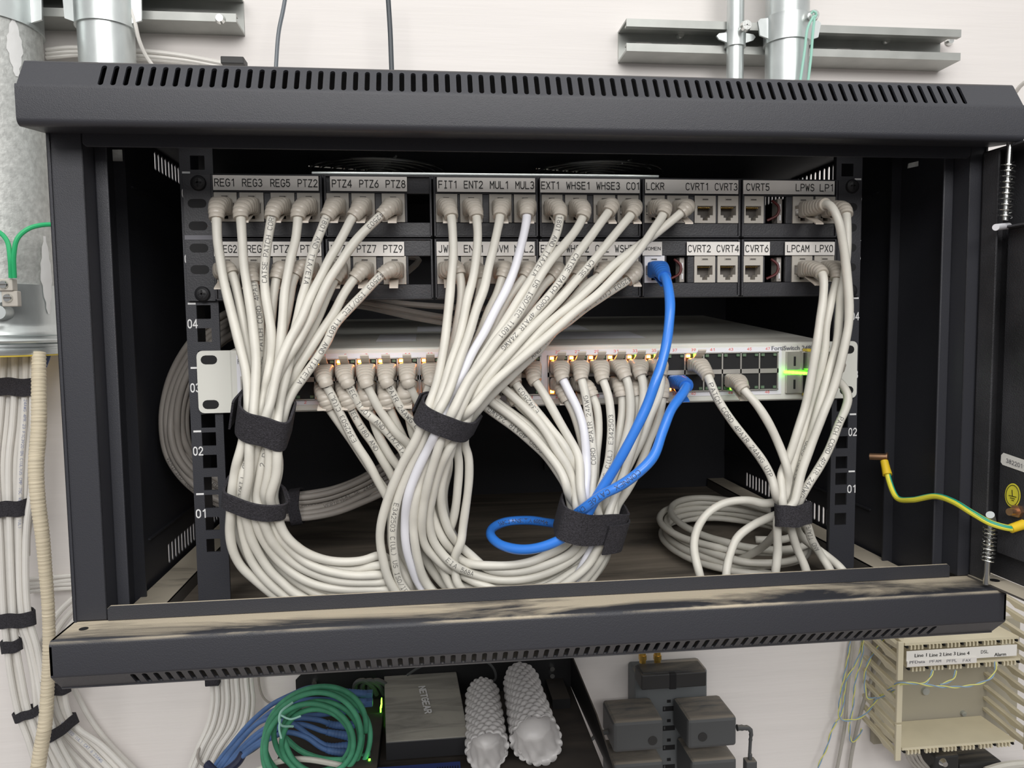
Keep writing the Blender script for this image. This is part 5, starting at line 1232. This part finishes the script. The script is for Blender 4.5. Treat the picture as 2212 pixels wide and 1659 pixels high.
wp = lambda a, b: [dict(fine=WBP[i]['path'], r=WBP[i]['r']) for i in range(a, b)]
GS = 'black straps on the white cables at the wall'
strap('cable_strap', 'black strap on the conduit bundle, topmost', (36, 835), (0, 50), 19, wp(0, 7), y=320, rng=60, grp=GS)
strap('cable_strap', 'black strap on the conduit bundle, second from the top', (22, 1096), (4, 50), 17, wp(0, 6), y=320, rng=60, grp=GS)
strap('cable_strap', 'black strap on the conduit bundle, third from the top', (34, 1337), (4, 50), 16, wp(0, 7), y=320, rng=60, grp=GS)
strap('cable_strap', 'narrow black strap on the three leftmost white cables', (26, 1394), (8, 50), 13, wp(0, 3), y=320, rng=60, grp=GS)
strap('cable_strap', 'small black strap low on the left white cables', (68, 1537), (18, 50), 10, wp(0, 4), y=322, rng=40, grp=GS)
strap('cable_strap', 'black strap directly under the lower left cabinet corner', (135, 1484), (6, 50), 14, wp(9, 12), y=350, rng=40, grp=GS)
strap('cable_strap', 'long black strap tying two groups of white cables at lower left', (118, 1568), (20, 50), 12, wp(3, 12), y=335, rng=52, grp=GS)
for i in range(4):
    v = 1248 + i * 9; wire([(52, v + 4, 372), (100, v + 3 * math.sin(i * 2), 372), (160, v - 5, 372), (240, v - 8, 372)], 2.5, 'cord_wall', 'network_cable', 'white cable running level behind the beige sleeve', 'network cable', 'level white cables at the left')
wire([(150, 1470, 380), (166, 1500, 380), (190, 1545, 378), (230, 1600, 376), (300, 1672, 372)], 2.9, 'cord_wall', 'network_cable', 'lone white cable slanting down across the wall at lower left', 'network cable')
wire([(95, 955, 360), (88, 1000, 350), (84, 1040, 346), (75, 1090, 346), (62, 1150, 350), (60, 1200, 352)], 2.6, 'cord_wall', 'network_cable', 'white cable bowing out behind the beige sleeve', 'network cable')
sv = thing('braided_sleeve', 'beige ribbed cable sleeve hanging left of the cabinet', 'cable sleeve', tuple(at(85, 1659, 268)))
P = smoothpath([at(84, 762, 300), at(84, 830, 292), at(84, 920, 284), at(78, 1010, 276), at(82, 1080, 272), at(92, 1160, 270), at(98, 1230, 270), at(104, 1310, 270), at(106, 1400, 270), at(103, 1480, 268), at(98, 1560, 264), at(88, 1620, 262), at(78, 1690, 260)], 1.2)
m = MB(); rad = 6.6 + .35 * np.sin(np.arange(len(P)) * 1.9) + .7 * np.sin(np.arange(len(P)) * .02); m.sweep(P, rad, n=16); m.build('sleeve', 'sleeve', sv, smooth=True, ang=0)
p = at(101, 778, 330); m = MB(); m.prism([(p[0] - 3, p[2] + 6), (p[0] - 3, p[2] - 14), (p[0] + 3, p[2]), (p[0] + 5, p[2] + 6)], 329, 330, 'y'); tag(m.build('tape_tab', 'ink_blue', None), 'small blue tab below the conduit mouth', 'tab')
# ---- white bundle below the cabinet's left part
for i in range(9):
    u = 456 + i * 10.5; k = i / 8.0
    o = wire([(u + 4, 1405, 362 - 5 * (i % 2)), (u + 2, 1465, 362 - 5 * (i % 2)), (u + 3 + 3 * k, 1520, 358 - 5 * (i % 2)), (u - 8 + 4 * k, 1570, 352 - 5 * (i % 2)), (u - 28 - 10 * k, 1615, 346 - 5 * (i % 2)), (u - 58 - 22 * k, 1690, 340 - 5 * (i % 2))], 2.9, 'cord_wall', 'network_cable', 'white cable in the bundle below the cabinet, left of the blue cords', 'network cable', 'white cables below the cabinet')
p = at(458, 1471, 352); m = MB(); m.box(p[0] - 8, p[0] + 8, 350, 364, p[2] - 6, p[2] + 9); tag(m.build('cable_strap', 'velcro', None, bevel=1.2), 'black strap just visible under the cabinet on the white bundle', 'cable strap')
wire([(436, 1612, 345), (428, 1622, 335), (428, 1640, 333), (442, 1655, 333), (462, 1662, 336)], 1.5, 'cord_grey', 'cable_tie', 'thin grey tie around the white bundle below the cabinet', 'cable tie')

# ================================================================== TRAY AND WHAT LIES IN IT
TF = -405.0
tb = thing('tray', 'black metal tray screwed to the wall below the cabinet', 'tray', (160, 300, TF))
xl, xr = -12, at(1232, 1432, 386)[0]
m = MB(); m.prism([(xl + 8, -366), (xl, -374), (xl, TF), (xr, TF), (xr, -363), (xr - 3, -361)], 384, 386, 'y'); m.build('back_plate', 'tray', tb)
m = MB(); m.box(xl, xr, 150, 386, TF - 1.5, TF); m.build('tray_floor', 'tray', tb)
m = MB(); m.add([(xr, 386, TF), (xr, 386, -361), (xr + 3, 250, -372), (xr + 6, 150, -400), (xr + 6, 150, TF)] + [(xr + 1.6, 386, TF), (xr + 1.6, 386, -361), (xr + 4.6, 250, -372), (xr + 7.6, 150, -400), (xr + 7.6, 150, TF)], [(0, 1, 2, 3, 4), (9, 8, 7, 6, 5), (1, 6, 7, 2), (2, 7, 8, 3), (0, 5, 6, 1)]); m.build('side_flange', 'tray', tb)
for (u, v) in ((680, 1472), (1192, 1442), (1192, 1457)):
    p = at(u, v, 383); m = MB(); m.cyl((p[0], 384, p[2]), (p[0], 378, p[2]), 3.6, 3.0, n=16); m.build('tray_screw', 'chrome', tb, smooth=True)
p = at(1215, 1520, 340); m = MB(); m.box(p[0] - 14, p[0] + 8, 330, 384, TF, TF + 12); m.build('tray_bracket', 'tray', tb)
# black and grey five-port box
ng = thing('ethernet_switch', 'small dark switch with a dusty top and white NETGEAR lettering, in the tray', 'network switch', (150, 300, -402))
A0, A1, A2, A3 = [atz(u, v, -375) for u, v in ((830, 1455), (985, 1440), (1012, 1580), (833, 1610))]
A3[1] = A2[1] = (A2[1] + A3[1]) / 2 - 2; A0[1] = A1[1] = min(A0[1], 383)
low = [q + np.array((0, 0, -20)) for q in (A0, A1, A2, A3)]
m = MB(); m.add([A3, A2, A1, A0] + [low[3], low[2], low[1], low[0]], [(0, 1, 2, 3), (4, 7, 6, 5), (0, 4, 5, 1), (1, 5, 6, 2), (2, 6, 7, 3), (3, 7, 4, 0)]); m.build('case', 'box_dusty', ng, bevel=1.2)
m = MB(); m.add([q + np.array((0, -.4, -1)) for q in (A3, A2)] + [q + np.array((0, -.4, .5)) for q in (low[2], low[3])], [(3, 2, 1, 0)]); m.build('front_grille', 'box_black', ng)
m = MB(); q0 = atz(903, 1483, -374.3); q1 = atz(917, 1543, -374.3); X = q1 - q0; L_ = np.linalg.norm(X); X /= L_; PW[0] = 1.4; word(m, 'NETGEAR', q0 + np.array((-.0, 0, 0.1)), X, np.cross((0, 0, 1), X), L_, 9.0, bold=.25); PW[0] = .85; m.build('lettering', 'white_mark', ng)
# blue box in front of it
bb = thing('ethernet_switch', 'blue metal switch at the bottom edge, below the dusty one', 'network switch', (150, 190, -405))
m = MB(); q = atz(810, 1632, -390); q2 = atz(992, 1618, -390); m.box(q[0], q2[0], 150, 208, -404, -389); m.build('case', 'box_blue', bb, bevel=.8)
m = MB(); 
for i in range(9): m.box(q2[0] - 24 + i * 2.6, q2[0] - 23 + i * 2.6, 152, 200, -389.1, -388.8)
m.build('vent_slots', 'dark', bb)
# large grey switch on the left in the tray
gs = thing('ethernet_switch', 'dusty grey-brown switch the blue cords plug into, inside the tray', 'network switch', (100, 250, -404))
q = atz(762, 1560, -388); q2 = atz(828, 1560, -388); m = MB(); m.box(q[0], q2[0] - 1, 170, 318, -404, -388); m.build('case', 'tray', gs, bevel=1)
for (u, v) in ((787, 1538), (798, 1640)):
    p = atz(u, v, -387); m = MB(); m.box(p[0] - 1.0, p[0] + 1.0, p[1] - 1.5, p[1] + 1.5, -388.5, -387.2); sub(m.build('port_light', 'led_green', gs), 'glowing green light')
p = at(826, 1512, 290); m = MB(); m.box(A0[0] - 1.2, A0[0] - .2, 335, 345, -392, -384); m.box(A0[0] - 1.2, A0[0] - .2, 320, 328, -392, -384); sub(m.build('port_light', 'led_green', ng), 'glowing green port light')
def bluecord(pts, lab, plug=True):
    r = thing('patch_cable', lab, 'network cable', tuple(at(*pts[0])), 'dusty blue cords to the tray')
    P = smoothpath([at(*q) for q in pts], 3); m = MB(); m.sweep(P, 2.8, n=10); m.build('cable', 'cord_blue_dusty', r, smooth=True, ang=0)
    if plug:
        Q = resample(P[-9:], 1.2); m = MB(); m.sweep(Q, [3.3 + 1.6 * i / len(Q) + (.4 if i % 3 == 0 else 0) for i in range(len(Q))], n=12); m.build('boot', 'cord_blue_dusty', r, smooth=True, ang=60)
        e, d = Q[-1], Q[-1] - Q[-3]; d /= np.linalg.norm(d); m = MB(); m.box(e[0] - 1, e[0] + 8, e[1] - 4.5, e[1] + 4.5, e[2] - 3.5, e[2] + 3.5); m.build('plug', 'cord_blue_dusty', r, bevel=.6)
BC = [([(440, 1700, 300), (468, 1650, 300), (501, 1608, 300), (542, 1560, 300), (587, 1522, 302), (628, 1501, 305), (665, 1486, 310), (699, 1484, 315), (754, 1495, 325), (790, 1500, 330)], 'dusty blue cord to the dark switch, upper of its two'),
      ([(448, 1700, 294), (476, 1652, 294), (508, 1612, 294), (552, 1566, 294), (600, 1530, 296), (660, 1512, 300), (720, 1512, 310), (790, 1518, 318)], 'dusty blue cord to the dark switch, lower of its two'),
      ([(455, 1700, 290), (484, 1650, 290), (520, 1600, 290), (565, 1558, 288), (625, 1546, 286), (680, 1545, 288), (725, 1540, 296), (770, 1530, 300)], 'blue cord crossing the top of the green coil'),
      ([(458, 1700, 284), (490, 1655, 284), (525, 1612, 282), (575, 1572, 278), (640, 1552, 276), (690, 1556, 280), (720, 1566, 286), (752, 1568, 290)], 'blue cord seen through the green coil, topmost'),
      ([(462, 1700, 280), (496, 1655, 280), (530, 1615, 278), (585, 1575, 274), (650, 1565, 272), (700, 1580, 276), (752, 1590, 280)], 'blue cord seen through the green coil, second from the top'),
      ([(468, 1700, 275), (500, 1655, 275), (536, 1620, 272), (580, 1590, 268), (625, 1562, 266), (670, 1590, 266), (710, 1612, 268), (752, 1612, 272)], 'blue cord seen through the green coil, third from the top'),
      ([(474, 1700, 270), (505, 1652, 270), (545, 1618, 268), (590, 1592, 264), (620, 1582, 262), (660, 1592, 262), (700, 1618, 262), (752, 1628, 264)], 'blue cord seen through the green coil, lowest')]
for pts, lb in BC: bluecord(pts, lb)
wire([(445, 1700, 330), (475, 1645, 330), (520, 1585, 330), (570, 1545, 330), (625, 1525, 325), (680, 1530, 320), (740, 1545, 316)], 2.8, 'cord_grey', 'network_cable', 'pale grey cable running beside the blue cords', 'network cable')
wire([(540, 1672, 235), (600, 1646, 235), (650, 1640, 235), (720, 1650, 230), (790, 1668, 225)], 3.0, 'cord', 'network_cable', 'cream cable at the very bottom inside the green coil', 'network cable')
wire([(612, 1590, 262), (650, 1622, 250), (700, 1640, 240), (755, 1640, 232), (800, 1630, 230)], 3.0, 'coil_green', 'network_cable', 'green cable end leaving the coil to the right', 'network cable')
gc = thing('coiled_cable', 'coiled green network cable hanging in front of the tray', 'network cable', tuple(at(683, 1659, 222)))
c0 = at(684, 1598, 222); P = []
for k in range(0, 6 * 48 + 1):
    t = 2 * math.pi * k / 48; turn = k / 48.0; rr = 43 + 11 * math.sin(turn * 2.4 + .6) + 1.2 * math.sin(t * 2 + turn)
    ex = 1.0 + .03 * math.sin(turn * 3); P.append(c0 + np.array((rr * ex * math.cos(t) + 3 * math.sin(turn * 4), 8 * math.sin(turn * 2.1) + 4 * math.cos(t + turn * 2), rr * 1.02 * math.sin(t) + 2 * math.cos(turn * 5))))
gcd = [dict(path=smoothpath(P, 5), r=2.8)]; settle(gcd, 18, True); P = resample(smoothpath(gcd[0]['path'], 3), 3)
m = MB(); m.sweep(P, 2.8, n=10); m.build('cable', 'coil_green', gc, smooth=True, ang=0)
m = MB(); q = at(612, 1548, 205); m.sweep(smoothpath([q + (8, 6, -14), q + (-2, -4, -6), q + (-2, -4, 6), q + (8, 8, 10)], 1.5), 1.2, n=8); m.sweep(smoothpath([q + (-2, -4, 4), q + (8, -6, 0), q + (18, -5, 2)], 1.5), 1.0, n=8); m.sweep(smoothpath([q + (-2, -4, 0), q + (-3, -7, -8), q + (-1, -8, -18)], 1.5), 1.0, n=8)
m.build('twist_tie', 'teal_string', gc, smooth=True)
for i in range(3):
    u = 772 + i * 16; wire([(u - 6, 1492, 372), (u - 3, 1476, 366), (u + 12, 1470, 362), (u + 30, 1480, 364), (u + 42, 1500, 370)], 3.2, 'adapter', 'power_cable', 'dark cable loop at the back of the tray', 'cable', 'dark cable loops in the tray')
wire([(558, 1440, 372), (560, 1480, 372), (568, 1505, 372), (580, 1517, 372), (600, 1522, 372)], 1.3, 'cord_grey', 'thin_wire', 'thin grey wire dropping below the cabinet left of the tray', 'wire')
wire([(580, 1588, 330), (560, 1612, 330), (530, 1632, 320), (500, 1645, 300)], 1.6, 'black_wire', 'thin_wire', 'thin black wire running to the blue cords', 'wire')
wire([(880, 1458, 350), (905, 1442, 340), (935, 1431, 330), (985, 1430, 330), (1035, 1424, 330), (1055, 1432, 330), (1069, 1450, 335), (1068, 1470, 345), (1040, 1478, 352)], 1.5, 'adapter', 'thin_wire', 'thin dark wire arching over the tray', 'wire')
m = MB(); q = at(480, 1652, 270); m.sweep(smoothpath([q + (-16, 0, 2), q + (0, -10, -4), q + (16, -2, 2), q + (22, 2, 10)], 2), 4.5, n=10); tag(m.build('cable_strap', 'tie_blue', None, smooth=True), 'dark blue tie around the blue cords at the bottom edge', 'cable strap')
# bubble wrap rolls
def bubble(lab, ua, va, ya, ub, vb, yb, ra, rb, seed):
    rng = random.Random(seed); a, b = at(ua, va, ya), at(ub, vb, yb); ax = (b - a); L_ = np.linalg.norm(ax); ax /= L_
    X = np.cross(ax, (0, 0, 1)); X /= np.linalg.norm(X); Z = np.cross(X, ax); vs = []; ns, nt = 90, 108
    wr = [rng.uniform(0, 6.28) for _ in range(6)]
    def R_(s, t):
        base = ra + (rb - ra) * s; base *= 1 + .05 * math.sin(2 * t + wr[0] + 2 * s) + .04 * math.sin(3 * t + wr[1] - 3 * s)
        if s < .08: base *= math.sqrt(max(.05, 1 - ((.08 - s) / .08) ** 2)) * .5 + .5
        cs, ct = L_ / 8.2, round(2 * math.pi * (ra + rb) / 2 / 8.2); fs_, ft = s * cs, t / (2 * math.pi) * ct + (.5 if int(s * cs) % 2 else 0)
        dx_, dy_ = fs_ % 1 - .5, ft % 1 - .5; d = math.hypot(dx_, dy_) / .46
        return base + 2.4 * math.sqrt(max(0, 1 - d * d)) + .35 * math.sin(9 * t + 14 * s)
    for i in range(ns + 1):
        for j in range(nt):
            s, t = i / ns, 2 * math.pi * j / nt; r = R_(s, t); vs.append(a + ax * (L_ * s) + (X * math.cos(t) + Z * math.sin(t)) * r)
    fs = [(i * nt + j, (i + 1) * nt + j, (i + 1) * nt + (j + 1) % nt, i * nt + (j + 1) % nt) for i in range(ns) for j in range(nt)]
    fs.append(tuple(range(nt)))
    # crumpled funnel at the open end
    k0 = ns * nt; prev = k0; nr_ = 9
    for i in range(1, nr_):
        for j in range(nt):
            t = 2 * math.pi * j / nt; q = i / nr_; r = rb * (.98 - .30 * q) + 1.6 * math.sin(7 * t + wr[2] + 5 * q) * (1 - q) + 1.4 * math.sin(11 * t + wr[3] - 6 * q) * (1 - q)
            vs.append(b + ax * (-36 * q + 3.0 * math.sin(5 * t + wr[4] + 8 * q) * (q if q < .5 else 1 - q)) + (X * math.cos(t) + Z * math.sin(t)) * r)
    for i in range(nr_ - 1):
        for j in range(nt): fs.append((k0 + i * nt + j, k0 + (i + 1) * nt + j, k0 + (i + 1) * nt + (j + 1) % nt, k0 + i * nt + (j + 1) % nt))
    fs.append(tuple(range(k0 + (nr_ - 1) * nt, k0 + nr_ * nt))[::-1])
    m = MB(); m.add(vs, fs); tag(m.build('bubble_wrap_roll', 'bubble', None, smooth=True, ang=0), lab, 'bubble wrap', 'bubble wrap rolls in the tray')
bubble('smaller roll of bubble wrap, next to the dusty dark switch', 1042, 1488, 335, 1053, 1625, 205, 17, 21, 3)
bubble('larger roll of bubble wrap, right of the smaller one', 1122, 1462, 340, 1160, 1600, 205, 20, 26, 5)

# ================================================================== POWER STRIP WITH ADAPTERS
def px_box(m, u0, u1, vt, vb, yf, yb, mi=0):
    a = at(u0, (vt + vb) / 2, yf); b = at(u1, (vt + vb) / 2, yf); zt = at((u0 + u1) / 2, vt, yf)[2]; zb = at((u0 + u1) / 2, vb, yf)[2]
    m.box(a[0], b[0], yf, yb, zb, zt, mi)
ps = thing('surge_protector', 'grey wall-mounted power strip with a column of sockets', 'power strip', (465, 370, -640))
m = MB(); px_box(m, 1372, 1528, 1450, 1760, 352, 389); m.build('body', 'strip_grey', ps, bevel=4)
for i in range(6):
    v = 1512 + i * 42; m = MB(); px_box(m, 1432, 1458, v + 14, v + 24, 351.4, 352.2); px_box(m, 1441, 1449, v, v + 6, 351.4, 352.2); px_box(m, 1434, 1437, v + 16, v + 22, 351, 351.4, 1); m.build('socket', ['dark', 'adapter'], ps)
for u in (1388, 1420):
    p = at(u, 1418, 365); m = MB(); m.cyl((p[0], 365, p[2] - 8), (p[0], 365, p[2] + 8), 4.2, n=14); m.cyl((p[0], 365, p[2] - 4), (p[0], 365, p[2] + 2), 5.2, n=6); sub(m.build('coaxial_connector', 'gold', ps, smooth=True), 'gold coaxial connector')
m = MB(); px_box(m, 1386, 1526, 1455, 1487, 322, 352); px_box(m, 1446, 1462, 1455, 1490, 321.4, 330, 1); px_box(m, 1388, 1524, 1450, 1455, 326, 352)
tag(m.build('power_adapter', ['adapter_black', 'dark'], None, bevel=2), 'wide black double plug at the top of the power strip', 'power adapter')
def adapter(u0, u1, vt, vb, lab, side, cable, logo):
    r = thing('power_adapter', lab, 'power adapter', tuple(at((u0 + u1) / 2, vb, 320)), 'power adapters on the strip')
    m = MB(); px_box(m, u0, u1, vt, vb, 292, 349); m.build('case', 'adapter', r, bevel=4)
    p = at(*logo, 291.6); m = MB(); m.cyl((p[0], 292, p[2]), (p[0], 291.2, p[2]), 5.5, n=24); m.build('round_badge', 'adapter_black', r, smooth=True)
    if cable:
        m = MB(); P = smoothpath([at(*q) for q in cable], 2); rad = [3.6 - 1.6 * min(1, i / 14) + (.5 if i % 3 == 0 and i < 16 else 0) for i in range(len(P))]; m.sweep(P, rad, n=12); m.build('cord', 'adapter', r, smooth=True)
    return r
adapter(1325, 1434, 1558, 1624, 'grey adapter at the left of the power strip, upper of two', -1, [(1322, 1580, 320), (1305, 1582, 318), (1290, 1588, 315), (1272, 1604, 312), (1262, 1630, 310)], (1410, 1600))
r2 = adapter(1486, 1592, 1552, 1616, 'grey adapter at the right of the power strip, upper of two', 1, [(1592, 1572, 320), (1606, 1572, 320), (1617, 1573, 320), (1622, 1580, 320), (1621, 1600, 320), (1619, 1636, 320)], (1518, 1592))
p = at(1620, 1650, 320); m = MB(); m.box(p[0] - 7, p[0] + 7, 314, 326, p[2] - 12, p[2] + 6); m.cyl((p[0], 320, p[2] + 5), (p[0], 320, p[2] + 14), 2.6, n=12); m.build('inline_connector', 'adapter', r2, bevel=1.5)
adapter(1325, 1434, 1648, 1720, 'grey adapter at the left of the power strip, lower of two', -1, None, (1410, 1690))
adapter(1494, 1592, 1642, 1715, 'grey adapter at the right of the power strip, lower of two', 1, None, (1518, 1684))

# ================================================================== WIRING BLOCK
wb = thing('wiring_block', 'beige telephone punch-down block with paper line labels, lower right', 'wiring block', (860, 350, -600))
def zq(v, y): return at(2070, v, y)[2]
x0, x1 = at(1952, 1500, 312)[0], at(2196, 1500, 312)[0]
m = MB(); m.box(at(1886, 1500, 384)[0], x1 + 60, 380, 388, zq(1340, 384), zq(1590, 384)); m.build('back_plate', 'beige_dark', wb)
def column(xa, xb, name, flip):
    for (va, vb) in ((1300, 1380), (1386, 1469), (1475, 1560), (1564, 1642)):
        m = MB(); za, zb = at(1942, va, 306)[2], at(1942, vb, 306)[2]
        m.box(xa, xb, 304, 308, zb, za); o = m.build('front_post', 'beige', wb, bevel=.8)
        m = MB(); n = 3
        for i in range(n):
            z_ = zb + (za - zb) * (i + .5) / n
            ym = [(308, z_ + 3), (380, z_ + 11), (380, z_ + 7), (340, z_ + 1.5), (330, z_ - 3), (308, z_ - 2)]
            m = MB(); m.prism(ym[::-1], xa + .5, xb - .5, 'x'); m.build('guide_fin', 'beige', o, bevel=.4)
column(at(1936, 1500, 306)[0], at(1948, 1500, 306)[0], 'l', False)
xq0 = x1 + 8; column(xq0, xq0 + 7, 'r', True)
def trow(v, yfront, zt, lab, depth=60, name='connector_row'):
    z = at(2070, v, yfront)[2]; m = MB(); m.box(x0, x1, yfront, yfront + depth, z, z + zt)
    n = 31
    for i in range(n):
        a = x0 + 3 + (x1 - x0 - 6) * i / (n - 1); hgt = 5.2 if i % 5 else 3.0
        m.prism([(a - 1.3, z - hgt), (a + 1.3, z - hgt), (a + .9, z), (a - .9, z)], yfront - 1.2, yfront + 4, 'y', mi=0 if i % 5 else 1)
    return m.build(name, ['beige', 'dark'], wb)
trow(1388, 312, 3.2, ''); trow(1435, 308, 3.0, '', 50); trow(1612, 312, 3.2, '')
m = MB(); za, zb = at(2070, 1372, 312)[2], at(2070, 1388, 312)[2]
pa, pb = at(1958, 1410, 306), at(2196, 1400, 306)
m = MB(); zt, zb = at(2070, 1400, 306)[2], at(2070, 1424, 306)[2]; m.box(pa[0], pb[0], 305.4, 306.4, zb, zt); lbp = sub(m.build('paper_label', 'white_paper', wb), 'white paper strip with line names')
m = MB(); zc, zd = at(2040, 1424, 304)[2], at(2040, 1436, 304)[2]; m.box(pa[0], at(2110, 1420, 304)[0], 304, 305, zd, zc); lb2 = sub(m.build('paper_label', 'paper', wb), 'lower paper strip with line names')
m = MB()
for t, a, b, v in (('Line 1', 1976, 2002, 1420), ('Line 2', 2008, 2034, 1419), ('Line 3', 2038, 2064, 1417), ('Line 4', 2068, 2094, 1416), ('DSL', 2119, 2135, 1412), ('Alarm', 2148, 2173, 1418)):
    q = at(a, v, 305.2); q2 = at(b, v, 305.2); word(m, t, q, (1, 0, 0), (0, 0, 1), q2[0] - q[0], 4.4, bold=.14)
m.build('lettering', 'ink', lbp); m = MB()
for t, a, b, v in (('PFData', 1965, 1998, 1434), ('PFAM', 2008, 2033, 1432), ('PFPL', 2045, 2067, 1431), ('FAX', 2080, 2097, 1430)):
    q = at(a, v, 303.8); q2 = at(b, v, 303.8); word(m, t, q, (1, 0, 0), (0, 0, 1), q2[0] - q[0], 3.6, bold=.1)
m.build('lettering', 'ink_grey', lb2)
for (u, v) in ((1998, 1492), (2080, 1540), (1904, 1562), (1908, 1394)):
    p = at(u, v, 379); m = MB(); m.cyl((p[0], 380, p[2]), (p[0], 376, p[2]), 5 if u == 1998 else 3.4, n=16); m.build('mounting_screw', 'galv', wb, smooth=True)
# jumper wires
def jump(pts, lab, two=True, r=.75, y=None, grp='yellow and blue jumper wires'):
    P = smoothpath([at(*q) for q in pts], 2); root = thing('jumper_wire', lab, 'wire', tuple(P[0]), grp)
    T = np.gradient(P, axis=0); T /= np.linalg.norm(T, axis=1)[:, None]; A = np.cross(T, (0, 1, 0)); A /= np.linalg.norm(A, axis=1)[:, None]; B = np.cross(T, A); s = np.arange(len(P)) * .35
    for k, mt in enumerate(('jump_yellow', 'jump_blue')):
        m = MB(); m.sweep(P + (A * np.cos(s + k * math.pi)[:, None] + B * np.sin(s + k * math.pi)[:, None]) * (r + .1), r, n=6); sub(m.build('strand', mt, root, smooth=True), 'yellow strand' if k == 0 else 'blue strand')
Y = 300
jump([(2150, 1430, 304), (2150, 1448, 298), (2138, 1466, 292), (2110, 1478, 290), (2070, 1484, 290), (2020, 1482, 290), (1975, 1476, 294), (1945, 1475, 300), (1925, 1485, 320), (1900, 1503, 345), (1875, 1508, 355), (1868, 1480, 360), (1872, 1440, 362), (1905, 1385, 365), (1920, 1370, 365)], 'yellow and blue pair hanging in a long arc across the beige block')
jump([(2015, 1448, 304), (2010, 1462, 298), (1998, 1476, 296), (1975, 1476, 298), (1950, 1478, 302), (1925, 1495, 325), (1895, 1510, 345), (1880, 1530, 355), (1862, 1548, 360), (1835, 1556, 365), (1815, 1552, 370), (1816, 1500, 372), (1830, 1430, 374), (1838, 1370, 374)], 'yellow and blue pair running left from the block and up the wall')
jump([(1862, 1370, 374), (1860, 1400, 374), (1845, 1440, 374), (1828, 1470, 374), (1822, 1520, 374), (1816, 1545, 374), (1806, 1560, 374)], 'yellow and blue pair hanging on the wall nearest the bare wall')
jump([(1865, 1370, 370), (1862, 1420, 370), (1848, 1470, 370), (1842, 1530, 370), (1835, 1570, 370), (1840, 1603, 370), (1855, 1590, 366), (1862, 1575, 362)], 'yellow and blue pair looping low beside the grey wires')
jump([(2065, 1448, 304), (2060, 1465, 300), (2045, 1474, 296), (2030, 1480, 294)], 'short blue and white pair dropping from the middle of the connector row')
jump([(1806, 1560, 374), (1796, 1580, 374), (1786, 1615, 374), (1770, 1650, 374), (1758, 1690, 374)], 'twisted pair trailing down the wall to the bottom edge')
wire([(1845, 1370, 380), (1838, 1420, 380), (1830, 1500, 380), (1826, 1560, 380), (1816, 1620, 380), (1800, 1700, 380)], 2.2, 'grey_wire', 'grey_cable', 'slim grey cable running down the wall, left of the two', 'wire')
wire([(1935, 1385, 350), (1905, 1420, 362), (1885, 1460, 370), (1868, 1510, 375), (1852, 1570, 378), (1838, 1640, 380), (1832, 1700, 380)], 2.4, 'grey_wire', 'grey_cable', 'slim grey cable sloping down from the beige block', 'wire')
for i in range(4):
    wire([(1958 + 9 * i, 1630, 340), (1966 + 9 * i, 1645, 350), (1985 + 9 * i, 1665, 360), (2010 + 9 * i, 1690, 370)], 2.2, 'grey_wire', 'grey_cable', 'slim grey cable coming out under the beige block', 'wire', 'grey cables under the block')
kc = thing('cable_clamp', 'black cable clamp with a domed screw under the beige block', 'clamp', tuple(at(2040, 1659, 340)))
m = MB(); px_box(m, 2020, 2072, 1632, 1690, 346, 388); px_box(m, 2072, 2165, 1648, 1690, 350, 388); m.build('clamp_body', 'adapter_black', kc, bevel=3)
p = at(2038, 1648, 345); m = MB(); m.cyl((p[0], 346, p[2]), (p[0], 341, p[2]), 6.0, 3.5, n=20); m.build('clamp_screw', 'chrome', kc, smooth=True)
wire([(2130, 1665, 330), (2165, 1655, 330), (2215, 1650, 330), (2260, 1655, 330)], 5, 'cord', 'network_cable', 'thick cream cable at the lower right corner', 'network cable')
